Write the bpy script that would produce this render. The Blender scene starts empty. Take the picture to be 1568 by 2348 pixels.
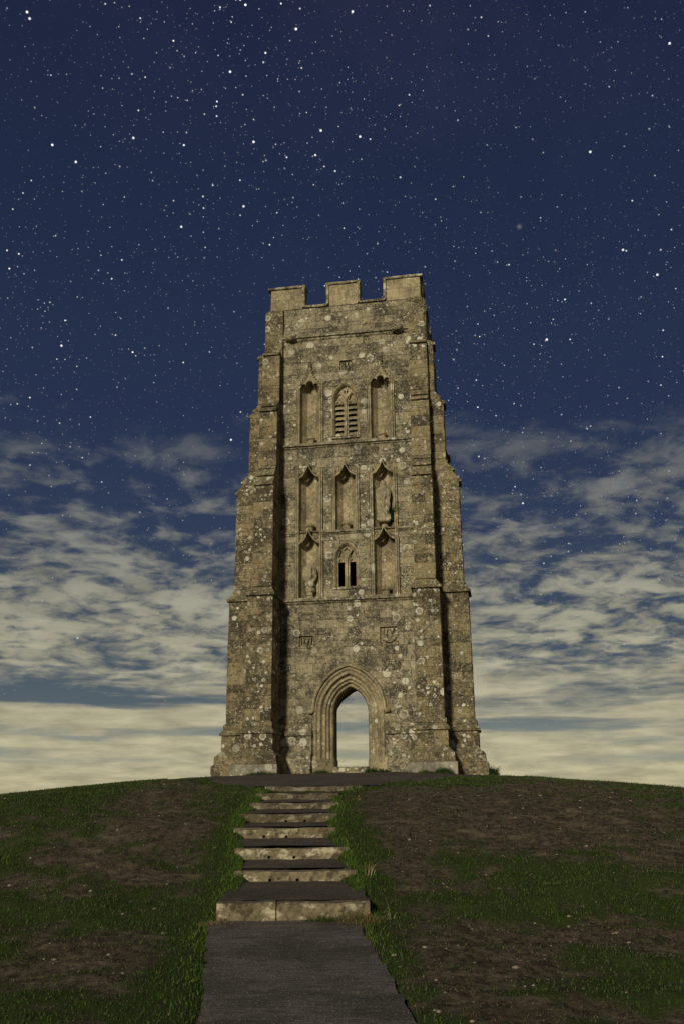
import bpy, bmesh, math, random
import numpy as np
from mathutils import Vector, Matrix, noise as mnoise

rng = random.Random(7)
nrng = np.random.default_rng(11)
R = math.radians
sc = bpy.context.scene
COL = sc.collection

# ------------------------------------------------------------------ camera
PITCH, ROLL = R(17.6), R(0.5)
cam_d = bpy.data.cameras.new('camera')
cam_d.sensor_fit = 'HORIZONTAL'
cam_d.sensor_width = 36.0
cam_d.lens = 36.0 * 2100 / 1568
cam_d.clip_end = 20000
cam = bpy.data.objects.new('camera', cam_d)
COL.objects.link(cam)
cam.matrix_world = Matrix.Rotation(math.pi / 2 + PITCH, 4, 'X') @ Matrix.Rotation(-ROLL, 4, 'Z')
sc.camera = cam

# ------------------------------------------------------------------ moon (the one sun lamp)
MOON_AZ, MOON_EL = R(23), R(22)          # to the left of the line behind the camera
to_moon = Vector((-math.sin(MOON_AZ) * math.cos(MOON_EL), -math.cos(MOON_AZ) * math.cos(MOON_EL), math.sin(MOON_EL)))
sun_d = bpy.data.lights.new('moon', 'SUN')
sun_d.energy = 2.65
sun_d.angle = R(7.0)
sun_d.color = (1.0, 0.92, 0.71)
sun = bpy.data.objects.new('moon', sun_d)
COL.objects.link(sun)
sun.rotation_euler = (-to_moon).to_track_quat('-Z', 'Y').to_euler()

sc.view_settings.view_transform = 'Standard'
sc.view_settings.look = 'None'
sc.view_settings.exposure = 0.0
sc.view_settings.gamma = 1.0
sc.view_settings.use_curve_mapping = False

# ------------------------------------------------------------------ node helper
class NT:
    def __init__(self, tree):
        self.t = tree
        self.n = tree.nodes
        self.l = tree.links
    def node(self, kind, ins=None, **props):
        nd = self.n.new(kind)
        for k, v in props.items():
            setattr(nd, k, v)
        for k, v in (ins or {}).items():
            self.put(nd.inputs[k], v)
        return nd
    def put(self, sock, v):
        if isinstance(v, bpy.types.NodeSocket):
            self.l.new(v, sock)
        elif v is not None:
            if isinstance(v, (tuple, list)) and sock.type == 'RGBA' and len(v) == 3:
                v = (*v, 1)
            sock.default_value = v
    def math(self, op, a, b=None, c=None, clamp=False):
        nd = self.n.new('ShaderNodeMath'); nd.operation = op; nd.use_clamp = clamp
        for i, v in enumerate((a, b, c)):
            if v is not None:
                self.put(nd.inputs[i], v)
        return nd.outputs[0]
    def vmath(self, op, a, b=None, out=0):
        nd = self.n.new('ShaderNodeVectorMath'); nd.operation = op
        self.put(nd.inputs[0], a)
        if b is not None:
            self.put(nd.inputs['Scale'] if op == 'SCALE' else nd.inputs[1], b)
        return nd.outputs[out]
    def ramp(self, fac, stops, mode='LINEAR'):
        nd = self.n.new('ShaderNodeValToRGB')
        cr = nd.color_ramp; cr.interpolation = mode
        while len(cr.elements) < len(stops):
            cr.elements.new(0.5)
        for e, (p, c) in zip(cr.elements, stops):
            e.position = p
            if not isinstance(c, (tuple, list)):
                c = (c, c, c)
            e.color = (*c[:3], 1)
        self.put(nd.inputs[0], fac)
        return nd.outputs[0]
    def mix(self, fac, a, b, mode='MIX'):
        nd = self.n.new('ShaderNodeMix'); nd.data_type = 'RGBA'; nd.blend_type = mode
        self.put(nd.inputs[0], fac); self.put(nd.inputs[6], a); self.put(nd.inputs[7], b)
        return nd.outputs[2]
    def noise(self, vec, scale, detail=4, rough=0.55, dist=0.0, out=0, dims='3D'):
        nd = self.n.new('ShaderNodeTexNoise'); nd.noise_dimensions = dims
        self.put(nd.inputs['Vector'], vec)
        nd.inputs['Scale'].default_value = scale; nd.inputs['Detail'].default_value = detail
        nd.inputs['Roughness'].default_value = rough; nd.inputs['Distortion'].default_value = dist
        return nd.outputs[out]
    def voronoi(self, vec, scale, feature='F1', rand=1.0):
        nd = self.n.new('ShaderNodeTexVoronoi'); nd.feature = feature
        self.put(nd.inputs['Vector'], vec)
        nd.inputs['Scale'].default_value = scale; nd.inputs['Randomness'].default_value = rand
        return nd
    def maprange(self, v, a, b, c=0.0, d=1.0, smooth=True):
        nd = self.n.new('ShaderNodeMapRange')
        nd.interpolation_type = 'SMOOTHSTEP' if smooth else 'LINEAR'
        self.put(nd.inputs[0], v)
        for i, x in enumerate((a, b, c, d)):
            self.put(nd.inputs[i + 1], x)
        return nd.outputs[0]

# ------------------------------------------------------------------ world: moonlit night sky with stars and broken cloud
world = bpy.data.worlds.new('World')
sc.world = world
world.use_nodes = True
W = NT(world.node_tree)
W.n.clear()
tc = W.node('ShaderNodeTexCoord').outputs['Generated']
dirn = W.vmath('NORMALIZE', tc)
sep = W.node('ShaderNodeSeparateXYZ', {0: dirn})
dx, dy, dz = sep.outputs
zc = W.math('MAXIMUM', dz, 0.0)
base = W.ramp(zc, [(0.0, (.37, .35, .225)), (.045, (.25, .275, .24)), (.10, (.088, .117, .138)), (.17, (.047, .071, .110)),
                   (.28, (.029, .045, .092)), (.40, (.0195, .031, .074)), (.55, (.0155, .0245, .061)), (.73, (.0135, .0185, .048)),
                   (1.0, (.011, .013, .040))])
nish = W.node('ShaderNodeTexSky', sky_type='NISHITA', sun_disc=False, sun_elevation=MOON_EL,
              sun_rotation=math.atan2(to_moon.x, to_moon.y)).outputs[0]
base = W.mix(1.0, base, W.vmath('SCALE', nish, 0.0006), 'ADD')
# cloud layer on a plane above the hill
inv = W.math('DIVIDE', 1.0, W.math('ADD', zc, 0.15))
pl = W.node('ShaderNodeCombineXYZ', {0: W.math('MULTIPLY', dx, inv), 1: W.math('MULTIPLY', dy, inv), 2: 0.0}).outputs[0]
plr = W.node('ShaderNodeMapping', {'Vector': pl, 'Location': (9.3, 0.4, 0.0), 'Rotation': (0, 0, R(-12)), 'Scale': (1.0, 1.0, 1.0)}).outputs[0]
warp = W.noise(plr, 3.2, 3, .5, out=1)
plw = W.vmath('ADD', plr, W.vmath('SCALE', W.vmath('SUBTRACT', warp, (.5, .5, .5)), 0.20))
n_big = W.noise(W.node('ShaderNodeMapping', {'Vector': plr, 'Scale': (1.0, .8, 1.0)}).outputs[0], 1.15, 2, .5)
n_mid = W.noise(plw, 4.2, 4, .55)
n_fine = W.noise(plw, 11.5, 4, .58)
cl = W.math('ADD', W.math('ADD', W.math('MULTIPLY', n_big, .55), W.math('MULTIPLY', n_mid, .75)), W.math('MULTIPLY', n_fine, 1.0))
# low layered streaks near the horizon
stv = W.node('ShaderNodeCombineXYZ', {0: W.math('MULTIPLY', W.math('ARCTAN2', dx, dy), 2.4), 1: W.math('MULTIPLY', zc, 34.0), 2: 1.7}).outputs[0]
stw = W.vmath('ADD', stv, W.vmath('SCALE', W.noise(stv, 1.5, 3, .55, out=1), .5))
n_str = W.math('MULTIPLY_ADD', W.noise(stw, 1.0, 5, .55), 2.6, -.16)
lowm = W.maprange(zc, .185, .075)
cl = W.math('ADD', W.math('MULTIPLY', cl, W.math('SUBTRACT', 1.0, W.math('MULTIPLY', lowm, .90))), W.math('MULTIPLY', n_str, W.math('MULTIPLY', lowm, .90)))
# cover rises towards the horizon, none overhead
cover = W.ramp(zc, [(0.0, 1.0), (.03, .95), (.06, .86), (.10, .78), (.135, .68), (.17, .78), (.25, .77), (.31, .64), (.37, .54), (.43, .17), (.5, 0.0), (1.0, 0.0)])
thr = W.math('SUBTRACT', 1.65, W.math('MULTIPLY', cover, .80))
dens = W.maprange(W.math('SUBTRACT', cl, thr), -.13, .26)
dens = W.math('MULTIPLY', dens, W.ramp(zc, [(0, .92), (.12, .96), (.2, .93), (.30, .72), (.36, .50), (.42, .25), (.46, 0), (1, 0)]))
ccol = W.ramp(zc, [(0.0, (.50, .450, .275)), (.06, (.49, .445, .285)), (.12, (.43, .400, .280)), (.20, (.350, .338, .255)), (.28, (.250, .252, .215)),
                   (.40, (.14, .15, .15)), (1.0, (.1, .1, .12))])
ccol = W.mix(1.0, ccol, W.ramp(n_mid, [(.32, .70), (.66, 1.12)]), 'MULTIPLY')
sky = W.mix(dens, base, ccol)
# faint milky band high up
mw = W.maprange(W.vmath('DISTANCE', dirn, (.06, .70, .71), out=1), .42, .0)
mw = W.math('MULTIPLY', mw, W.maprange(W.noise(dirn, 7, 4, .6), .35, .70))
sky = W.mix(1.0, sky, W.vmath('SCALE', (.0050, .0055, .0075), mw), 'ADD')
# stars
def stars(scale, rad, power, gain, off):
    v = W.voronoi(W.vmath('ADD', dirn, off), scale)
    d = v.outputs['Distance']
    s = W.node('ShaderNodeSeparateColor', {0: v.outputs['Color']}).outputs
    prof = W.maprange(d, rad, rad * .35, 0, 1)
    br = W.math('MULTIPLY', W.math('POWER', s[0], power), gain)
    tint = W.mix(s[1], (.75, .87, 1.0), (1.0, .93, .80))
    return W.vmath('SCALE', tint, W.math('MULTIPLY', prof, br))
st = stars(46, .058, 2.6, 1.9, (.13, .37, .21))
st = W.vmath('ADD', st, stars(105, .110, 1.8, 1.35, (.5, .1, .7)))
st = W.vmath('ADD', st, stars(190, .145, 1.4, .66, (.3, .8, .4)))
st = W.vmath('ADD', st, stars(260, .16, 1.5, .26, (.7, .2, .9)))
# fainter stars gather in drifts
st = W.vmath('SCALE', st, W.maprange(W.noise(dirn, 4.5, 4, .6), .36, .66, .35, 1.35))
# the brightest stars, each by its direction, and one faint galaxy smudge
BRIGHT = [(-.0401, .70093, .7121, 1.3), (-.10542, .7231, .68265, 1.0), (-.01773, .76314, .64599, 1.2), (-.08555, .76689, .63605, 1.2), (-.27844, .74001, .61225, 1.1),
          (.21594, .86079, .46088, 1.2), (-.276, .94684, .16527, 1.3), (-.2588, .75415, .60356, 1.0), (.31823, .80412, .50211, 1.1), (-.28481, .66117, .69408, 1.1),
          (-.28344, .66527, .69071, 1.0), (.30707, .67783, .66803, 1.0), (.28506, .79976, .52832, .9), (-.20292, .75078, .62862, .9), (-.16243, .8083, .56592, .9),
          (-.09834, .8038, .58672, .9), (.01421, .69112, .7226, 1.2), (.02137, .76695, .64135, 1.0), (.24756, .75325, .60937, 1.0), (.12583, .93844, .32171, 1.1),
          (-.28694, .84541, .4505, .9), (-.11902, .91946, .37474, .9)]
for bx, by, bz, bb in BRIGHT:
    dd = W.vmath('DISTANCE', dirn, (bx, by, bz), out=1)
    st = W.vmath('ADD', st, W.vmath('SCALE', (.95, .97, 1.0), W.maprange(dd, .0015, .0005, 0, 1.15 * bb)))
gd = W.vmath('DISTANCE', dirn, (.1841, .8068, .5614), out=1)
st = W.vmath('ADD', st, W.vmath('SCALE', (1.0, .95, .85), W.math('POWER', W.maprange(gd, .0050, .0, 0, .50, False), 2.6)))
fade = W.math('MULTIPLY', W.ramp(zc, [(0, 0.0), (.05, .05), (.14, .35), (.3, .8), (.45, 1.0), (1, 1.0)]),
              W.math('SUBTRACT', 1.0, W.math('MULTIPLY', dens, .85)))
sky = W.vmath('ADD', sky, W.vmath('SCALE', st, fade))
bg = W.node('ShaderNodeBackground', {'Color': sky, 'Strength': 1.0})
W.node('ShaderNodeOutputWorld', {'Surface': bg.outputs[0]})

# ------------------------------------------------------------------ materials
def new_mat(name):
    m = bpy.data.materials.new(name)
    m.use_nodes = True
    k = NT(m.node_tree)
    k.n.clear()
    return m, k
def finish(k, col, rough=.9, height=None, bump=.4, dist=.02, spec=.25):
    b = k.node('ShaderNodeBsdfPrincipled', {'Base Color': col, 'Roughness': rough, 'Specular IOR Level': spec})
    if height is not None:
        bp = k.node('ShaderNodeBump', {'Height': height, 'Strength': bump, 'Distance': dist})
        k.l.new(bp.outputs[0], b.inputs['Normal'])
    k.node('ShaderNodeOutputMaterial', {'Surface': b.outputs[0]})

def lichen(k, P, scale, rmin, rmax, share):
    """white crusts: round, ragged, some of them rings"""
    ragged = k.vmath('SCALE', k.vmath('SUBTRACT', k.noise(P, 26, 3, .6, out=1), (.5, .5, .5)), .075)
    v = k.voronoi(k.vmath('ADD', P, ragged), scale, rand=.95)
    c = k.node('ShaderNodeSeparateColor', {0: v.outputs['Color']}).outputs
    rad = k.math('MULTIPLY_ADD', k.math('POWER', c[1], 1.3), (rmax - rmin) * scale, rmin * scale)
    d = v.outputs['Distance']
    q = k.math('DIVIDE', d, rad)
    disc = k.maprange(q, 1.0, .82)
    ring = k.math('MULTIPLY', k.maprange(q, .45, .80), k.math('GREATER_THAN', c[2], .55))
    solid = k.math('LESS_THAN', c[2], .5501)
    body = k.math('MULTIPLY', disc, k.math('MAXIMUM', k.math('MULTIPLY', solid, 1.0), k.math('MAXIMUM', ring, .25)))
    return k.math('MULTIPLY', body, k.math('LESS_THAN', c[0], share)), c[1]

def stone_mat(name, light, dark, lich=1.0, pits=1.0, ochre=1.0, tonew=.28):
    m, k = new_mat(name)
    P = k.node('ShaderNodeTexCoord').outputs['Object']
    tone = k.node('ShaderNodeAttribute', attribute_name='tone').outputs['Fac']
    n1 = k.noise(P, 1.3, 5, .62)
    n2 = k.noise(P, 8.0, 6, .72)
    n3 = k.noise(P, 30, 4, .7)
    f = k.math('ADD', k.math('MULTIPLY', n1, .50), k.math('ADD', k.math('MULTIPLY', n2, .55), k.math('MULTIPLY', n3, .28)))
    f = k.math('ADD', f, k.math('MULTIPLY', k.math('SUBTRACT', tone, .5), tonew))
    col = k.mix(k.maprange(f, .56, .78), dark, light)
    # buff and ochre stains
    oc = k.maprange(k.noise(P, 2.6, 4, .6), .52, .74)
    col = k.mix(k.math('MULTIPLY', oc, .40 * ochre), col, (.30, .215, .085))
    gr = k.maprange(k.noise(k.vmath('ADD', P, (7, 3, 1)), 1.7, 4, .65), .50, .72)
    col = k.mix(k.math('MULTIPLY', gr, .62), col, (.085, .076, .062))
    # pale crust mottling and lichens
    pale = k.maprange(k.noise(k.vmath('ADD', P, (2, 9, 4)), 10, 6, .74), .545, .64)
    col = k.mix(k.math('MULTIPLY', pale, .72 * lich), col, (.48, .43, .31))
    a, ca = lichen(k, P, 2.7, .04, .15, .80 * lich)
    b, cb = lichen(k, k.vmath('ADD', P, (3.3, 1.1, 5.2)), 6.5, .016, .065, .75 * lich)
    c, cc = lichen(k, k.vmath('ADD', P, (1.3, 8.1, 2.2)), 15, .008, .028, .62 * lich)
    # lichen grows in drifts
    drift = k.maprange(k.noise(k.vmath('ADD', P, (4, 4, 8)), 1.1, 3, .6), .38, .60)
    lc = k.mix(ca, (.80, .76, .64), (.62, .58, .46))
    lm = k.math('MAXIMUM', k.math('MULTIPLY', a, .95), k.math('MAXIMUM', k.math('MULTIPLY', b, .85), k.math('MULTIPLY', c, .8)))
    lm = k.math('MULTIPLY', lm, k.math('MULTIPLY_ADD', drift, .62, .38))
    lm = k.math('MULTIPLY', lm, k.maprange(k.noise(P, 45, 3, .7), .26, .46, .45, 1.0))
    col = k.mix(lm, col, lc)
    # pits and soot
    pit = k.maprange(k.noise(k.vmath('ADD', P, (5, 5, 5)), 19, 4, .62), .60, .68)
    col = k.mix(k.math('MULTIPLY', pit, .85 * pits), col, (.035, .030, .022))
    geo = k.node('ShaderNodeNewGeometry')
    up = k.node('ShaderNodeSeparateXYZ', {0: geo.outputs['Normal']}).outputs[2]
    moss = k.math('MULTIPLY', k.maprange(up, .25, .75), k.maprange(k.noise(P, 9, 4, .6), .38, .62))
    col = k.mix(k.math('MULTIPLY', moss, .65), col, (.13, .125, .075))
    h = k.math('ADD', k.math('MULTIPLY', n2, .6), k.math('MULTIPLY', n3, .6))
    h = k.math('SUBTRACT', k.math('ADD', h, k.math('MULTIPLY', lm, .10)), k.math('MULTIPLY', pit, .9 * pits))
    finish(k, col, .95, h, .75, .03, .12)
    return m

M_RUBBLE = stone_mat('weathered_limestone', (.365, .310, .198), (.078, .067, .048), 1.15, 1.0, .7, .12)
M_BUTT = stone_mat('brown_buttress_limestone', (.280, .226, .126), (.072, .059, .038), .85, 1.0, 1.0, .16)
M_DRESS = stone_mat('dressed_limestone', (.46, .380, .230), (.200, .165, .102), .45, .45, .5, .10)
M_MORTAR = stone_mat('lime_mortar', (.30, .25, .155), (.10, .084, .058), .7, .9, .6)
M_PALE = stone_mat('repaired_pale_stone', (.40, .37, .29), (.20, .18, .14), .25, .4, .15, .15)

def simple_mat(name, c1, c2, scale, rough=.9, bump=.3, extra=None):
    m, k = new_mat(name)
    P = k.node('ShaderNodeTexCoord').outputs['Object']
    n = k.noise(P, scale, 5, .65)
    n2 = k.noise(P, scale * 6, 4, .7)
    col = k.mix(k.maprange(k.math('MULTIPLY_ADD', n2, .5, k.math('MULTIPLY', n, .6)), .35, .75), c1, c2)
    finish(k, col, rough, k.math('ADD', n, n2), bump, .02, .2)
    return m

def path_mat(name, dark, light):
    m, k = new_mat(name)
    P = k.node('ShaderNodeTexCoord').outputs['Object']
    n = k.noise(P, 1.4, 4, .6)
    g = k.noise(P, 60, 3, .7)
    streak = k.noise(k.node('ShaderNodeMapping', {'Vector': P, 'Scale': (3.5, 26, 3.5)}).outputs[0], 1.0, 4, .6)
    v = k.voronoi(P, 62)
    cs = k.node('ShaderNodeSeparateColor', {0: v.outputs['Color']}).outputs
    col = k.mix(k.maprange(k.math('ADD', k.math('MULTIPLY', g, .7), k.math('MULTIPLY', streak, .5)), .42, .85), dark, light)
    col = k.mix(k.math('MULTIPLY', k.maprange(n, .42, .62), .60), col, (.040, .034, .030))
    chip = k.math('MULTIPLY', k.math('GREATER_THAN', cs[0], .90), k.maprange(v.outputs['Distance'], .5, .3))
    col = k.mix(chip, col, (.27, .245, .20))
    finish(k, col, .88, k.math('ADD', g, k.math('MULTIPLY', v.outputs['Distance'], .5)), .9, .012, .25)
    return m
M_PATH = path_mat('worn_tarmac', (.046, .041, .037), (.205, .182, .160))
M_APRON = path_mat('trodden_tarmac', (.045, .037, .031), (.130, .108, .088))

def step_mat(name, b):
    m, k = new_mat(name)
    P = k.node('ShaderNodeTexCoord').outputs['Object']
    n = k.noise(P, 3.0, 5, .65)
    n2 = k.noise(P, 16, 5, .7)
    streak = k.noise(k.node('ShaderNodeMapping', {'Vector': P, 'Scale': (5.0, 9, 9)}).outputs[0], 1.0, 5, .65)
    col = k.mix(k.maprange(k.math('ADD', k.math('MULTIPLY', n, .6), k.math('MULTIPLY', n2, .5)), .40, .74), (.14 * b, .110 * b, .066 * b), (.32 * b, .262 * b, .165 * b))
    col = k.mix(k.maprange(streak, .52, .60), col, (.48 * b, .42 * b, .30 * b))
    col = k.mix(k.math('MULTIPLY', k.maprange(k.noise(P, 6.5, 5, .68), .50, .61), .80), col, (.060, .045, .028))
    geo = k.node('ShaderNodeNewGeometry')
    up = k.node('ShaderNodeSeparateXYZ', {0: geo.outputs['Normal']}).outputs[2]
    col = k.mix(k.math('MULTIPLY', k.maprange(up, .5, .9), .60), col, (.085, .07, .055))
    finish(k, col, .92, k.math('ADD', n, n2), .8, .02, .15)
    return m
M_STEP = step_mat('worn_step_stone', 1.0)
M_STEP_OLD = step_mat('brown_step_stone', .62)

def ground_mat():
    m, k = new_mat('trodden_hilltop_turf')
    P = k.node('ShaderNodeTexCoord').outputs['Object']
    gm = k.node('ShaderNodeAttribute', attribute_name='grassy').outputs['Fac']
    n = k.noise(P, 1.1, 5, .65)
    n2 = k.noise(P, 9, 5, .7)
    n3 = k.noise(P, 55, 4, .7)
    soil = k.mix(k.maprange(k.math('ADD', k.math('MULTIPLY', n2, .65), k.math('MULTIPLY', n3, .45)), .42, .68), (.026, .022, .015), (.115, .092, .063))
    soil = k.mix(k.math('MULTIPLY', k.maprange(k.noise(k.node('ShaderNodeMapping', {'Vector': P, 'Scale': (1, 2.2, 1)}).outputs[0], 2.4, 5, .7), .52, .66), .6), soil, (.175, .142, .098))
    fleck = k.voronoi(P, 26)
    cs = k.node('ShaderNodeSeparateColor', {0: fleck.outputs['Color']}).outputs
    soil = k.mix(k.math('MULTIPLY', k.math('GREATER_THAN', cs[0], .90), k.maprange(fleck.outputs['Distance'], .32, .15)), soil, (.24, .20, .15))
    green = k.mix(n3, (.022, .034, .010), (.055, .072, .020))
    col = k.mix(k.maprange(k.math('ADD', gm, k.math('MULTIPLY', k.math('SUBTRACT', n2, .5), .8)), .35, .75), soil, green)
    h = k.math('ADD', k.math('MULTIPLY', n2, 1.0), k.math('MULTIPLY', n3, .5))
    finish(k, col, .97, h, .7, .05, .08)
    return m
M_GROUND = ground_mat()

def attr_mat(name, rough=.7, trans=0.0):
    m, k = new_mat(name)
    c = k.node('ShaderNodeAttribute', attribute_name='tint').outputs['Color']
    b = k.node('ShaderNodeBsdfPrincipled', {'Base Color': c, 'Roughness': rough, 'Specular IOR Level': .15})
    k.node('ShaderNodeOutputMaterial', {'Surface': b.outputs[0]})
    return m
M_GRASS = attr_mat('grass_blades')
M_LEAF = attr_mat('weed_leaves')
M_STATUE = stone_mat('carved_limestone', (.50, .42, .27), (.22, .185, .12), .35, .5, .4, .10)
M_PEBBLE = simple_mat('pale_limestone_chips', (.17, .14, .105), (.38, .33, .26), 20)

# ------------------------------------------------------------------ mesh helpers
class MB:
    def __init__(self):
        self.v = []; self.f = []; self.t = []
    def add(self, verts, faces, tone=.5):
        o = len(self.v)
        self.v.extend(verts)
        for f in faces:
            self.f.append([o + i for i in f]); self.t.append(tone)
        return o
    def box(self, x0, x1, y0, y1, z0, z1, tone=.5):
        self.add([(x0, y0, z0), (x1, y0, z0), (x1, y1, z0), (x0, y1, z0), (x0, y0, z1), (x1, y0, z1), (x1, y1, z1), (x0, y1, z1)],
                 [(0, 3, 2, 1), (4, 5, 6, 7), (0, 1, 5, 4), (1, 2, 6, 5), (2, 3, 7, 6), (3, 0, 4, 7)], tone)
    def rings(self, rings, closed=True, cap0=True, cap1=True, tone=.5):
        n = len(rings[0]); o = len(self.v)
        for r in rings:
            self.v.extend([tuple(p) for p in r])
        for i in range(len(rings) - 1):
            for j in range(n if closed else n - 1):
                a = o + i * n + j; b = o + i * n + (j + 1) % n
                self.f.append([a, b, b + n, a + n]); self.t.append(tone)
        if cap0 and closed:
            self.f.append([o + j for j in range(n)][::-1]); self.t.append(tone)
        if cap1 and closed:
            self.f.append([o + (len(rings) - 1) * n + j for j in range(n)]); self.t.append(tone)
    def prism(self, poly, y0, y1, tone=.5):
        """poly of (x, z) seen from the front, extruded along y"""
        n = len(poly); o = len(self.v)
        self.v.extend([(x, y0, z) for x, z in poly]); self.v.extend([(x, y1, z) for x, z in poly])
        self.f.append([o + i for i in range(n)]); self.t.append(tone)
        self.f.append([o + n + i for i in range(n)][::-1]); self.t.append(tone)
        for i in range(n):
            j = (i + 1) % n
            self.f.append([o + j, o + i, o + n + i, o + n + j]); self.t.append(tone)
    def tube(self, path, r, n=8, tone=.5):
        rings = []
        for i, p in enumerate(path):
            p = Vector(p)
            a = Vector(path[max(i - 1, 0)]); b = Vector(path[min(i + 1, len(path) - 1)])
            d = (b - a).normalized()
            ref = Vector((0, 1, 0)) if abs(d.y) < .9 else Vector((1, 0, 0))
            u = (ref - d * ref.dot(d)).normalized(); w = d.cross(u)
            rr = r[i] if isinstance(r, (list, tuple)) else r
            rings.append([p + (u * math.cos(2 * math.pi * q / n) + w * math.sin(2 * math.pi * q / n)) * rr for q in range(n)])
        self.rings(rings, tone=tone)
    def blob(self, c, rx, ry, rz, nu=8, nv=5, jit=.18, seed=0, tone=.5):
        q = random.Random(seed)
        rings = []
        for i in range(nv + 1):
            a = math.pi * (i + .02) / (nv + .04) - math.pi / 2
            rings.append([(c[0] + rx * math.cos(a) * math.cos(2 * math.pi * j / nu) * (1 + q.uniform(-jit, jit)),
                           c[1] + ry * math.cos(a) * math.sin(2 * math.pi * j / nu) * (1 + q.uniform(-jit, jit)),
                           c[2] + rz * math.sin(a) * (1 + q.uniform(-jit, jit))) for j in range(nu)])
        self.rings(rings, tone=tone)
    def build(self, name, mat, parent=None, smooth=False, fix=True):
        me = bpy.data.meshes.new(name)
        me.from_pydata(self.v, [], self.f)
        at = me.attributes.new('tone', 'FLOAT', 'FACE')
        at.data.foreach_set('value', self.t)
        if fix:
            bm = bmesh.new(); bm.from_mesh(me)
            bmesh.ops.recalc_face_normals(bm, faces=bm.faces)
            bm.to_mesh(me); bm.free()
        if smooth:
            me.polygons.foreach_set('use_smooth', [True] * len(me.polygons))
        me.materials.append(mat)
        o = bpy.data.objects.new(name, me)
        COL.objects.link(o)
        if parent:
            o.parent = parent
        return o

def tag(o, label=None, cat=None, group=None, kind=None):
    for k, v in (('label', label), ('category', cat), ('group', group), ('kind', kind)):
        if v:
            o[k] = v
    return o

def boolean(obj, cutters, op='DIFFERENCE'):
    for c in cutters:
        m = obj.modifiers.new('b', 'BOOLEAN'); m.operation = op; m.object = c; m.solver = 'EXACT'
    dg = bpy.context.evaluated_depsgraph_get()
    me = bpy.data.meshes.new_from_object(obj.evaluated_get(dg))
    obj.modifiers.clear()
    old = obj.data
    obj.data = me
    bpy.data.meshes.remove(old)
    for c in cutters:
        m2 = c.data
        bpy.data.objects.remove(c); bpy.data.meshes.remove(m2)

# ------------------------------------------------------------------ terrain
def vnoise(x, y, seed):
    r = np.random.default_rng(seed).random((256, 256))
    xi = np.floor(x).astype(int); yi = np.floor(y).astype(int)
    fx = x - xi; fy = y - yi
    fx = fx * fx * (3 - 2 * fx); fy = fy * fy * (3 - 2 * fy)
    a = r[xi & 255, yi & 255]; b = r[(xi + 1) & 255, yi & 255]
    c = r[xi & 255, (yi + 1) & 255]; d = r[(xi + 1) & 255, (yi + 1) & 255]
    return (a * (1 - fx) + b * fx) * (1 - fy) + (c * (1 - fx) + d * fx) * fy - .5
def sstep(a, b, x):
    t = np.clip((x - a) / (b - a), 0, 1)
    return t * t * (3 - 2 * t)

# steps: left x, right x, distance of the nose, height of the nose, riser shown
STEPS = [(-1.43, .27, 11.01, -1.055, .125), (-1.44, .16, 12.72, -.840, .135), (-1.54, .06, 13.60, -.605, .150), (-1.65, -.13, 14.43, -.355, .150),
         (-1.66, -.12, 15.27, -.165, .130), (-1.60, -.10, 16.16, 0.0, .105), (-1.56, -.10, 16.95, .155, .110), (-1.49, .33, 17.95, .295, .115)]
PROF = np.array([(-6000, -152), (-900, -150), (-300, -120), (-120, -42), (-60, -14), (-30, -5.2), (-12, -2.7), (-4, -2.05), (0, -1.86), (4, -1.72), (7.5, -1.55),
                 (10.9, -1.25)] + [(s[2] + .05, s[3] - .025) for s in STEPS[1:]] + [(20, .41), (22.2, .545), (25, .70), (27, .785), (30, .81), (34, .80), (38, .62), (44, -.5),
                 (56, -5), (80, -17), (140, -48), (320, -125), (900, -150), (6000, -152)])
def hill_base(x, y):
    z = np.interp(y, PROF[:, 0], PROF[:, 1])
    ax = np.abs(x)
    drop = .0056 * ax ** 2
    far = np.maximum(ax - 13, 0)
    drop = np.where(ax > 13, .0056 * 169 + .16 * far + .012 * np.minimum(far, 30) ** 2 * 1.0, drop)
    z = z - drop
    z = np.maximum(z, -152)
    near = np.exp(-((x / 30) ** 2 + ((y - 15) / 30) ** 2))
    offp = sstep(.6, 2.2, np.abs(x + .7))
    bump = vnoise(x * .55 + 40, y * .55 + 7, 1) * .16 + vnoise(x * 1.4 + 3, y * 1.6 + 9, 2) * .10 + vnoise(x * 3.1, y * 4.4, 3) * .060 + vnoise(x * 7.3, y * 8.9, 4) * .022
    ter = (.25 - np.abs(vnoise(x * .55 + 4, y * 1.5 + 3 + vnoise(x * .9, y * .4, 6), 5))) * .17
    flat = 1 - .75 * sstep(21, 25, y)
    return z + (bump + ter) * near * offp * flat
def path_centre(y):
    ys = [-4, 7.5, 10.9] + [s[2] for s in STEPS]
    ls = [-.72, -1.08, -1.49] + [s[0] for s in STEPS]
    rs = [-.0 + .93, .53, .13] + [s[1] for s in STEPS]
    return np.interp(y, ys, ls), np.interp(y, ys, rs)
def tread(y):
    """height of the walked surface: the lower path, then each tread between two noses"""
    z = np.interp(y, [-6, 0, 4, 7.5, 11.0], [-2.1, -1.86, -1.72, -1.56, -1.245])
    for i, s in enumerate(STEPS):
        y0, z0 = s[2], s[3] - .012
        if i + 1 < len(STEPS):
            y1 = STEPS[i + 1][2]; z1 = STEPS[i + 1][3] - STEPS[i + 1][4]
        else:
            y1, z1 = 19.0, .36
        z = np.where(y >= y0, z0 + (z1 - z0) * np.clip((y - y0) / (y1 - y0), 0, 1), z)
    return z
def apron_edges(y):
    l = np.interp(y, [17.9, 19.2, 22, 24.5, 26.5, 28, 37], [-1.45, -2.1, -3.4, -4.6, -5.0, -5.2, -5.2])
    r = np.interp(y, [17.9, 19.2, 22, 24.5, 26.5, 28, 37], [.38, 1.2, 2.7, 4.0, 5.0, 5.3, 5.4])
    return l, r
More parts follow.
